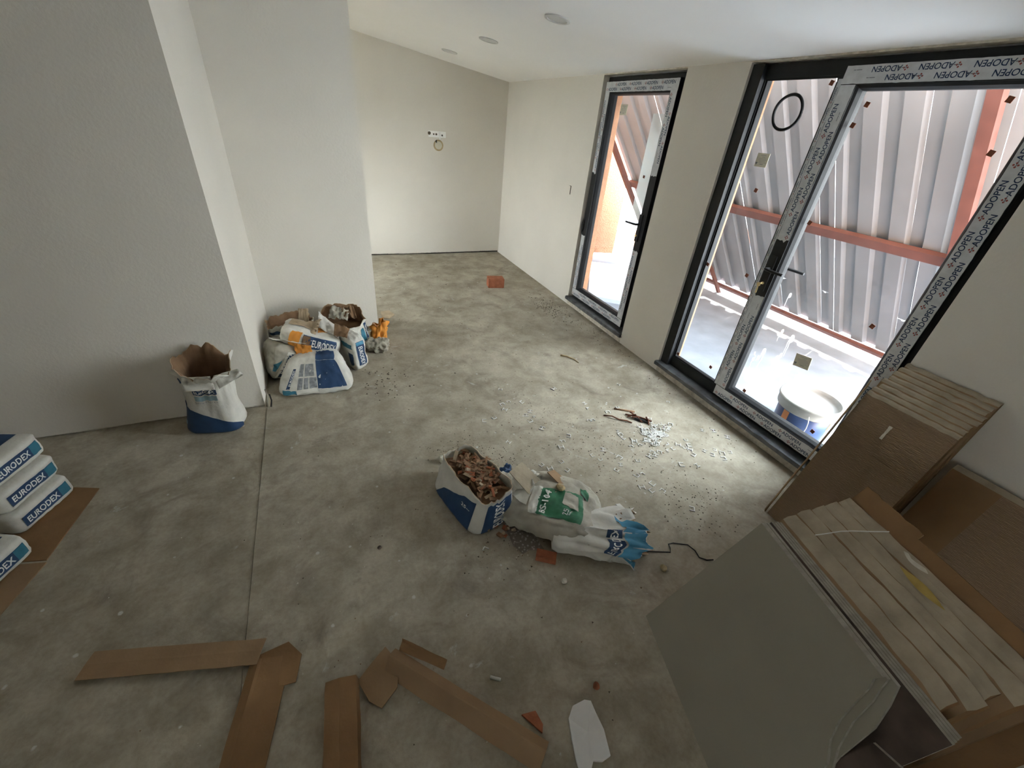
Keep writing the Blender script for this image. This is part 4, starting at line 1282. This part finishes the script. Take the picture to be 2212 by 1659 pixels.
# wide carton leaning against the right wall in the dark corner
m = MB()
def WQ(y, z, d=0.0): return Vector((2.265 + .415*z + d, y, z - d*.38 + .0))
n = 14
for j in range(n):
    a, b = .430 - .62*j/n, .430 - .62*(j+1)/n
    mt = 'tape_brown' if j < 4 else 'carton_ripple'
    m.poly([WQ(a,0.02), WQ(b,0.02), WQ(b,.585), WQ(a,.585)], mt)
    m.poly([WQ(a,.585), WQ(b,.585), WQ(b,.607,.02), WQ(a,.607,.02)], 'cardboard_pale')
    m.poly([WQ(a,.607,.02), WQ(b,.607,.02), WQ(b,.607,.052), WQ(a,.607,.052)], 'cardboard_pale')
    m.poly([WQ(b,.02,.05), WQ(a,.02,.05), WQ(a,.607,.052), WQ(b,.607,.052)], 'cardboard')
m.poly([WQ(.430,.02), WQ(.430,.585), WQ(.430,.607,.02), WQ(.430,.607,.052), WQ(.430,.02,.05)], 'cardboard_pale')
m.poly([WQ(-.19,.02), WQ(-.19,.02,.05), WQ(-.19,.607,.052), WQ(-.19,.607,.02), WQ(-.19,.585)], 'cardboard_pale')
tag(m.build('flat_carton', None, origin=(2.3, .12, 0)), 'wide brown carton with taped edge leaning in the dark corner', 'carton')

# ------------------------------------------------------------------ cardboard strips in the foreground
def profile_strip(name, A, B, prof, mat, label, n=10, sag=.004, seed=0.0, mats=None):
    """folded cardboard strip from A to B; prof = list of (across, up) section points, 3 mm thick"""
    A, B = Vector(A), Vector(B); d = (B-A); sd = Vector((d.y, -d.x, 0)).normalized()
    m = MB(); k = len(prof); th = .0032
    nrm = []
    for i in range(k):
        p, q = prof[max(0, i-1)], prof[min(k-1, i+1)]
        t = Vector((q[0]-p[0], q[1]-p[1])).normalized(); nrm.append((-t.y, t.x))
    def pt(i, j, o):
        t = j/n
        a, u = prof[i]; nx, nu = nrm[i]
        e = sag*nz(t*5 + seed, i*.8, 1)
        return A + d*t + sd*(a + nx*o + e) + Vector((0, 0, max(.0006, u + nu*o + e*.6)))
    for j in range(n):
        for i in range(k-1):
            mt = (mats[i] if mats else mat)
            m.poly([pt(i,j,th), pt(i,j+1,th), pt(i+1,j+1,th), pt(i+1,j,th)], mt)
            m.poly([pt(i+1,j,0), pt(i+1,j+1,0), pt(i,j+1,0), pt(i,j,0)], mat)
        m.poly([pt(0,j,0), pt(0,j+1,0), pt(0,j+1,th), pt(0,j,th)], mat)
        m.poly([pt(k-1,j,th), pt(k-1,j+1,th), pt(k-1,j+1,0), pt(k-1,j,0)], mat)
    for j in (0, n):
        for i in range(k-1): m.poly([pt(i,j,0), pt(i,j,th), pt(i+1,j,th), pt(i+1,j,0)], mat)
    return tag(m.build(name, None, origin=(A+B)/2), label, 'cardboard')
profile_strip('cardboard_strip', (-.975, 1.186, .001), (-.417, 1.012, .016), [(-.045, .004), (.0, .008), (.046, .005)], 'cardboard', 'long cardboard strip lying crosswise in the left foreground', seed=1)
profile_strip('cardboard_strip', (-.395, .985, .001), (-.53, .36, .001), [(-.075, .004), (.022, .008), (.03, .009), (.062, .004)], 'cardboard_deep', 'wide cardboard strip running towards the camera under the crosswise strip', seed=2)
plate('cardboard_scrap', [(-.43,1.01),(-.33,1.02),(-.285,.955),(-.305,.865),(-.345,.87),(-.42,.90)], .006, .003, 'cardboard_deep', 'torn cardboard end beside the crosswise strip', 'cardboard', (.05, 0))
profile_strip('cardboard_channel', (-.155, .80, .001), (-.19, .36, .001), [(.058, .002), (.050, .055), (.004, .058), (-.048, .046), (-.056, .002)], 'cardboard_deep', 'U shaped cardboard channel standing in the centre foreground', seed=3, n=12)
plate('cardboard_scrap', [(-.105,.79),(-.045,.835),(.005,.868),(.042,.79),(.022,.714),(-.038,.672),(-.075,.71)], .012, .0035, 'cardboard', 'flat cardboard end piece joining the centre foreground strips', 'cardboard', (.06, -.02))
profile_strip('cardboard_angle', (.020, .815, .001), (.430, .350, .001), [(.050, .003), (.010, .062), (.004, .064), (-.024, .050), (-.040, .004)], 'cardboard', 'long angled cardboard edge protector in the centre foreground', seed=4, n=16, mats=['cardboard', 'cardboard_pale', 'cardboard_pale', 'cardboard_pale'])
sheet_piece('cardboard_curl', [(.050,.815,.058), (.188,.695,.052), (.205,.715,.070), (.070,.842,.080)], 'cardboard_deep', None, wave=.008, th=.003, seed=9)
tag(COL.objects['cardboard_curl'], 'curled up cardboard flap at the end of the edge protector', 'cardboard')

# white foam piece
m = MB(); pts = [(.553,.405),(.585,.432),(.635,.432),(.655,.42),(.652,.385),(.648,.33),(.632,.265),(.600,.263),(.572,.275),(.540,.248),(.515,.262),(.520,.30),(.535,.35)]
lo = [(x, y, .002 + .012*abs(nz(x*30, y*30))) for x, y in pts]; hi = [(x + .003*nz(x*90, y), y, z + .014) for x, y, z in lo]
c_ = Vector((.59, .345, .030))
nn_ = len(pts)
m.mesh(lo + hi, [tuple(range(nn_))[::-1]] + [(i, (i+1) % nn_, nn_+(i+1) % nn_, nn_+i) for i in range(nn_)], 'foam_white')
for i in range(nn_): m.poly([hi[i], hi[(i+1) % nn_], c_], 'foam_white')
tag(m.build('foam_piece', None, origin=(.59, .345, 0)), 'white curved foam packing piece in the right foreground', 'foam')

# ------------------------------------------------------------------ small things on the floor
m = MB()
R_ = rotz(-10.2); c_ = Vector((1.95, 4.655, 0))
def BP(x, y, z): return R_ @ Vector((x, y, z)) + c_
w, d, h = .098, .068, .110
m.hexa([BP(-w,-d,0),BP(w,-d,0),BP(w,d,0),BP(-w,d,0),BP(-w,-d,h),BP(w,-d,h),BP(w,d,h),BP(-w,d,h)], 'brick_red')
for zz in (.02, .045, .07, .092):
    m.hexa([BP(-w+.004,-d-.0015,zz),BP(w-.004,-d-.0015,zz),BP(w-.004,-d,zz),BP(-w+.004,-d,zz),BP(-w+.004,-d-.0015,zz+.008),BP(w-.004,-d-.0015,zz+.008),BP(w-.004,-d,zz+.008),BP(-w+.004,-d,zz+.008)], 'brick_red')
tag(m.build('brick', None, origin=c_), 'single red brick on the floor near the far wall', 'brick')

CLIPS = [(1.120,2.433),(1.115,2.259),(1.210,2.230),(1.057,2.242),(1.051,2.179),(1.218,2.105),(1.172,2.072),(1.227,2.031),(0.942,2.112),(0.866,2.097),(1.169,2.004),(1.212,1.902),(1.348,1.775),(1.286,1.734),(1.245,1.688),(1.667,2.077),(1.660,2.004),(1.886,1.960),(1.775,1.924),(2.094,2.231),(1.579,1.877),(1.610,1.875),(2.330,1.897),(1.497,1.581),(1.429,1.510),(1.402,1.555),(1.555,1.481),(1.524,1.425),(1.473,1.395),(1.659,1.422),(1.759,1.432),(1.850,1.440),(1.697,1.542),(1.759,1.589),(1.767,1.532),(1.707,1.675),(1.711,1.710),(1.707,1.640),(1.045,1.584),(1.178,1.569),(1.176,1.494),(1.082,1.537),(1.565,1.313),(1.602,1.306),(1.531,1.222),(1.614,1.226),(1.573,1.182),(1.631,1.157),(1.701,0.994),(1.912,1.296),(2.005,1.259),(2.075,1.393),(2.105,1.430),(2.323,1.531),(2.401,1.499),(2.164,1.351),(2.185,1.305),(2.264,1.292),(2.327,1.285),(2.232,1.251),(1.804,1.423),(1.926,1.428),(2.032,1.460),(1.970,1.440),(1.955,1.499),(1.869,1.513),(1.853,1.559),(1.922,1.537),(2.124,1.486),(2.058,1.347),(2.056,1.426),(0.518,1.138),(1.533,2.323),(0.936,1.840),(2.243,1.338),(2.444,1.412),(1.917,1.593),(1.889,1.609),(1.978,1.577),(2.079,1.630),(1.969,1.653),(1.890,1.643),(1.931,1.591),(1.875,1.497),(2.064,1.683),(1.975,1.645),(1.847,1.563),(2.005,1.726),(1.968,1.626),(1.895,1.690),(1.894,1.632),(1.903,1.623),(2.094,1.620),(1.891,1.647),(2.039,1.631),(2.090,1.655),(1.868,1.642),(1.903,1.668),(1.933,1.571),(1.954,1.629),(2.006,1.569),(1.868,1.561),(1.868,1.628),(1.979,1.604),(1.882,1.611),(1.924,1.660),(1.814,1.573),(1.851,1.571),(1.971,1.623),(1.967,1.589),(2.004,1.687),(1.901,1.571),(1.924,1.557),(2.015,1.565),(2.137,1.655),(2.031,1.759),(1.985,1.595),(2.064,1.600),(1.751,1.595),(1.899,1.712),(1.896,1.589),(1.893,1.618),(1.743,1.570),(1.925,1.613),(1.966,1.596),(1.988,1.662),(1.908,1.597),(2.009,1.601),(1.926,1.598),(1.963,1.595),(1.939,1.649),(1.996,1.579),(1.796,1.449),(1.956,1.556),(1.989,1.667),(2.014,1.598),(1.895,1.564),(1.992,1.584),(1.849,1.513),(2.018,1.659),(1.978,1.594),(1.908,1.582),(1.867,1.513),(1.937,1.600),(2.037,1.622),(2.004,1.599),(2.051,1.636),(2.033,1.693),(1.904,1.626),(1.885,1.509),(2.119,1.648)]
def clip_mesh(kind):
    m = MB(); a, t, h = .015, .0042, .0045
    if kind == 'H':
        m.box(-a, a, -t/2, t/2, 0, h, 'clip_plastic'); m.box(-a, -a+t, -a, -t/2, 0, h, 'clip_plastic'); m.box(-a, -a+t, t/2, a, 0, h, 'clip_plastic')
        m.box(a-t, a, -a, -t/2, 0, h, 'clip_plastic'); m.box(a-t, a, t/2, a, 0, h, 'clip_plastic')
    elif kind == 'U':
        m.box(-a, a, -a, -a+t, 0, h, 'clip_plastic'); m.box(-a, -a+t, -a+t, a*.7, 0, h, 'clip_plastic'); m.box(a-t, a, -a+t, a*.7, 0, h, 'clip_plastic')
    else:
        m.box(-a, a*.3, -a, -a+t, 0, h, 'clip_plastic'); m.box(-a, -a+t, -a+t, a*.5, 0, h, 'clip_plastic')
    return m.build('levelling_clip')
protos = [clip_mesh(k) for k in 'HUL']
rng = random.Random(21)
used = set()
for q, (x, y) in enumerate(CLIPS):
    k = rng.choice((0, 0, 1, 1, 1, 2))
    o = protos[k] if k not in used else protos[k].copy()
    if k in used: COL.objects.link(o)
    used.add(k)
    o.location = (x, y, .0003 + (rng.uniform(0, .006) if q > 75 else 0))
    o.rotation_euler = (rng.uniform(-.12, .12) if q > 75 else 0, 0, rng.uniform(0, 6.28))
    s = rng.uniform(.85, 1.25); o.scale = (s, s, s)
    tag(o, 'white plastic tile levelling clip lying on the dusty floor', 'tile clip', 'tile levelling clips strewn on the floor')

def stick(name, pts, r, mat, label, cat):
    m = MB(); m.tube(pts, r, mat, 7)
    return tag(m.build(name, None, True, origin=(pts[0][0], pts[0][1], 0)), label, cat)
stick('wire_piece', [(1.267,.86,.004),(1.383,.812,.004),(1.398,.832,.006),(1.405,.852,.006),(1.435,.850,.004),(1.501,.815,.004),(1.512,.775,.004),(1.503,.737,.004),(1.53,.712,.004),(1.562,.702,.004)], .0028, 'cable_black', 'thin black bent wire on the floor left of the tile stack', 'wire')
stick('wire_piece', [(1.205,1.06,.003),(1.215,.97,.003),(1.24,.90,.004),(1.275,.865,.003)], .0012, 'rust', 'fine rusty wire beside the light blue sack end', 'wire')
stick('twig', [(1.86,2.80,.006),(1.905,2.765,.010),(1.945,2.70,.008),(1.955,2.64,.005)], [.010,.007,.006,.004], 'crumb_ochre', 'small curved twig lying on the floor before the doors', 'twig')
stick('wood_stick', [(1.845,1.945,.006),(1.975,1.865,.006)], .007, 'wood_chip', 'short brown wooden stick beside the white clips', 'stick')
stick('rusty_wire', [(1.72,1.90,.004),(1.76,1.855,.02),(1.80,1.82,.006),(1.84,1.785,.012),(1.87,1.76,.004)], .005, 'rust', 'rusty bent wire left of the clip pile', 'wire')
m = MB()
for q, (a, b) in enumerate((((1.885,1.86,.006),(2.01,1.715,.018)), ((1.90,1.80,.02),(1.985,1.77,.008)), ((1.915,1.85,.028),(1.945,1.74,.006)), ((1.88,1.83,.005),(1.93,1.80,.035)), ((1.99,1.76,.03),(1.975,1.70,.004)))):
    m.tube([a, ((a[0]+b[0])/2+.006, (a[1]+b[1])/2, (a[2]+b[2])/2+.006), b], .0055, 'rust', 6)
m.hexa([(1.905,1.785,.003),(1.985,1.705,.003),(2.005,1.725,.003),(1.925,1.805,.003),(1.91,1.79,.02),(1.98,1.72,.015),(1.995,1.735,.015),(1.92,1.80,.02)], 'cable_black')
tag(m.build('rusty_scrap', None, origin=(1.94, 1.78, 0)), 'rusty brown metal scrap tangle lying in the clip pile', 'scrap')
plate('cardboard_scrap', [(.475,4.12),(.56,4.14),(.60,4.02),(.53,3.93),(.47,3.96)], .002, .004, 'kraft_pale', 'flat brown paper scrap by the niche wall corner', 'cardboard')
plate('white_shard', [(1.30,1.165),(1.325,1.16),(1.335,1.10),(1.315,1.105)], .001, .006, 'clip_plastic', 'pale flat plastic shard between the rubble and the tile stack', 'shard')
plate('red_tile_chip', [(.405,.478),(.455,.470),(.462,.425),(.450,.405)], .002, .010, 'brick_red', 'small ribbed red tile chip beside the cardboard edge protector', 'chip')
def lump(name, x, y, r, mat, label, seed):
    m = MB()
    bm = bmesh.new(); bmesh.ops.create_icosphere(bm, subdivisions=2, radius=r)
    for v in bm.verts:
        v.co *= 1 + .28*nz(v.co.x/r*1.3, v.co.y/r*1.3, v.co.z/r*1.3 + seed); v.co.z *= .75
    zmin = min(v.co.z for v in bm.verts)
    me = bpy.data.meshes.new(name); bm.to_mesh(me); bm.free(); me.materials.append(MATS[mat])
    o = bpy.data.objects.new(name, me); COL.objects.link(o); o.location = (x, y, -zmin)
    return tag(o, label, 'stone')
lump('plaster_lump', .796, .863, .014, 'crumb_pale', 'pale plaster lump on the floor below the rubble', 1)
lump('pebble', 1.283, .751, .017, 'crumb_ochre', 'ochre stone near the bent black wire', 2)
lump('pebble', .702, .455, .013, 'brick_red', 'small round brown stone above the foam piece', 3)
lump('pebble', .05, 1.322, .010, 'dirt_dark', 'dark little stone on the open floor left of the rubble', 4)
lump('pebble', .955, 1.235, .024, 'crumb_ochre', 'yellow lump on top of the torn green sack', 5)
COL.objects['pebble.003'].location.z = .185
lump('plaster_lump', .945, 1.565, .012, 'crumb_pale', 'pale plaster lump behind the torn green sack', 6)
lump('plaster_lump', .485, 1.805, .026, 'crumb_pale', 'cream stone behind the rubble sack with brick chips', 7)
stick('white_plug', [(.345,.628,.006),(.378,.605,.006)], .006, 'clip_plastic', 'small white wall plug on the floor behind the edge protector', 'plug')
stick('cable_stub', [(-.478,2.675,.004),(-.470,2.690,.05),(-.462,2.672,.09),(-.466,2.69,.13)], .006, 'bag_grey', 'grey cable stub at the foot of the wall corner', 'cable')
stick('cable_stub', [(-.455,2.665,.004),(-.448,2.695,.035),(-.455,2.72,.07)], .005, 'cable_black', 'short black cable stub at the foot of the wall corner', 'cable')

# loose dirt: crumbs nobody could count
m = MB(); rng = random.Random(9)
def crumbs(cx, cy, sx, sy, n, mats, lo=.002, hi=.006):
    for q in range(n):
        x, y = rng.gauss(cx, sx), rng.gauss(cy, sy)
        if x > 2.53 or y > 6.1 or y < -.1: continue
        if x < .40 and y > 3.75: continue
        if y < .64 and x > .93 + (y-.12)*.27: continue
        if y < .84 and x > 2.06: continue
        r = lo + (hi-lo)*rng.random()**2; t = rng.uniform(0, 6.28)
        P = [(x + r*math.cos(t+a)*rng.uniform(.6,1.3), y + r*math.sin(t+a)*rng.uniform(.6,1.3), 0.0) for a in (0, 2.1, 4.2)]
        top = (x, y, r*rng.uniform(.5, 1.0)); i = rng.choice(mats)
        m.mesh(P + [top], [(0,1,3),(1,2,3),(2,0,3)], i)
dk = ['dirt_dark']; mx = ['dirt_dark', 'dirt_dark', 'crumb_pale', 'kraft']; pale = ['crumb_pale']
crumbs(2.30, 3.85, .08, .20, 273, dk, .004, .010)
crumbs(2.42, 3.45, .05, .28, 104, dk, .003, .008)
crumbs(1.25, 2.05, .22, .20, 273, mx, .002, .006)
crumbs(1.55, 1.55, .22, .16, 338, mx, .002, .007)
crumbs(1.75, 1.03, .12, .12, 195, dk, .002, .007)
crumbs(.62, 1.88, .12, .10, 143, dk, .002, .006)
crumbs(.80, 1.68, .12, .08, 169, dk, .002, .006)
crumbs(.62, 1.10, .10, .08, 130, mx, .002, .006)
crumbs(.33, 2.78, .10, .12, 78, dk, .004, .010)
crumbs(2.10, 1.75, .25, .25, 169, mx, .002, .006)
crumbs(1.3, 2.9, .6, .9, 273, mx, .002, .006)
crumbs(.6, 1.2, .8, .5, 273, mx, .0015, .005)
crumbs(1.2, 4.4, .5, .7, 104, mx, .004, .010)
crumbs(-.3, 1.6, .35, .5, 78, pale, .0015, .005)
crumbs(2.45, 2.2, .05, .9, 143, mx, .003, .008)
tag(m.build('floor_crumbs'), 'dark and pale crumbs of dirt scattered over the floor', 'dirt', kind='stuff')

# ------------------------------------------------------------------ fittings
for q, (x, y) in enumerate(((1.600, 3.080), (1.593, 4.300), (1.575, 5.430))):
    t = thing('ceiling_spot', ('recessed ceiling spot nearest the camera', 'middle recessed ceiling spot', 'recessed ceiling spot nearest the far wall')[q], 'ceiling light', (x, y, zc(x)))
    ang = math.atan(.141); RM = Matrix.Rotation(ang, 3, 'Y')
    def ringpt(r, a, dz): return Vector((x, y, zc(x))) + RM @ Vector((r*math.cos(a), r*math.sin(a), dz))
    m = MB(); N_ = 32
    for k in range(N_):
        a, b = 2*math.pi*k/N_, 2*math.pi*(k+1)/N_
        for (r0, z0, r1, z1) in ((.084, -.0005, .084, -.006), (.084, -.006, .066, -.008), (.066, -.008, .064, -.003)):
            m.poly([ringpt(r0,a,z0), ringpt(r1,a,z1), ringpt(r1,b,z1), ringpt(r0,b,z0)], 'lamp_trim')
    m.build('trim_ring', t, True)
    m = MB(); m.poly([ringpt(.0645, 2*math.pi*k/N_, -.003) for k in range(N_)], 'lamp_trim'); m.build('diffuser', t)

t = thing('wall_outlet', 'unfinished outlet box with round yellow cover on the far wall', 'outlet', (1.635, 6.144, 1.416))
m = MB(); m.prism([(1.635 + .066*math.cos(2*math.pi*k/24), 6.1435, 1.416 + .066*math.sin(2*math.pi*k/24)) for k in range(24)], (0, -.004, 0), 'crumb_ochre'); m.build('box_ring', t)
m = MB(); m.prism([(1.635 + .047*math.cos(2*math.pi*k/24), 6.1395, 1.416 + .047*math.sin(2*math.pi*k/24)) for k in range(24)], (0, -.003, 0), 'label_paper'); m.build('box_cover', t)
m = MB(); m.prism([(1.590, 6.136, 1.462), (1.613, 6.136, 1.482), (1.613, 6.136, 1.438)], (0, -.002, 0), 'cable_black'); m.build('cable_hole', t)
t = thing('wall_switch_box', 'row of open switch boxes above the round outlet on the far wall', 'switch', (1.62, 6.144, 1.54))
m = MB(); m.box(1.505, 1.735, 6.1385, 6.1435, 1.505, 1.575, 'ceiling_paint'); m.build('plaster_patch', t)
m = MB()
for (x, z, r) in ((1.515, 1.548, .020), (1.573, 1.540, .010), (1.607, 1.540, .013), (1.685, 1.532, .011)):
    m.prism([(x + r*math.cos(2*math.pi*k/10), 6.1375, z + r*math.sin(2*math.pi*k/10)) for k in range(10)], (0, -.001, 0), 'dirt_dark')
m.build('cable_hole', t)
m = MB(); m.tube([(1.645, 6.13, 1.565), (1.648, 6.12, 1.530), (1.652, 6.12, 1.485)], .010, 'paint_white', 8); m.build('cable_end', t)
t = thing('wall_cutout', 'small cut out for a switch on the window wall beside the narrow door', 'switch', (2.586, 4.26, 1.19))
m = MB(); m.box(2.580, 2.5855, 4.232, 4.290, 1.145, 1.225, 'plaster'); m.build('cover', t)
m = MB(); m.box(2.579, 2.5855, 4.229, 4.2315, 1.145, 1.228, 'dirt_dark'); m.box(2.579, 2.5855, 4.232, 4.255, 1.2255, 1.229, 'dirt_dark'); m.build('gap', t)

# ------------------------------------------------------------------ terrace things
t = thing('paint_bucket', 'navy plastic bucket with pale rim standing outside the wide door', 'bucket', (3.035, 1.315, 0))
bc = (3.035, 1.315, 0.001)
m = MB(); m.lathe([(0, 0), (.158, 0), (.163, .006), (.182, .262), (.176, .262), (.160, .03), (0, .03)], bc, 'bucket_navy', 40); m.build('bucket_body', t, True)
m = MB(); m.lathe([(.182, .205), (.193, .205), (.195, .212), (.197, .262), (.203, .264), (.203, .282), (.197, .286), (.184, .286), (.182, .262), (.182, .205)], bc, 'bucket_rim', 40); m.build('bucket_rim', t, True)
m = MB(); m.lathe([(.0, .245), (.10, .243), (.174, .246), (.175, .262), (.183, .2855)], bc, 'plaster_dry', 40); m.build('dried_plaster', t, True)
m = MB(); hp = []
for k in range(13):
    a = math.pi*k/12
    hp.append((3.035 - .197*math.cos(a)*math.cos(.6) - (.06+.10*math.sin(a))*math.sin(a)*.9, 1.315 - .197*math.cos(a)*math.sin(.6)*1.0 - .09*math.sin(a), .235 - .135*math.sin(a)))
m.tube(hp, .0032, 'galv_wire', 6); m.build('wire_handle', t)
m = MB()
for (a0, a1) in ((2.86, 3.12), (4.75, 4.98)):
    for k in range(6):
        a, b = a0 + (a1-a0)*k/6, a0 + (a1-a0)*(k+1)/6
        rr = lambda z: .1635 + (.1822-.163)*(z-.006)/.256 + .001
        m.poly([(bc[0]+rr(z)*math.cos(q), bc[1]+rr(z)*math.sin(q), z) for q, z in ((a,.12),(b,.12),(b,.195),(a,.195))], 'label_orange')
m.build('sticker', t)
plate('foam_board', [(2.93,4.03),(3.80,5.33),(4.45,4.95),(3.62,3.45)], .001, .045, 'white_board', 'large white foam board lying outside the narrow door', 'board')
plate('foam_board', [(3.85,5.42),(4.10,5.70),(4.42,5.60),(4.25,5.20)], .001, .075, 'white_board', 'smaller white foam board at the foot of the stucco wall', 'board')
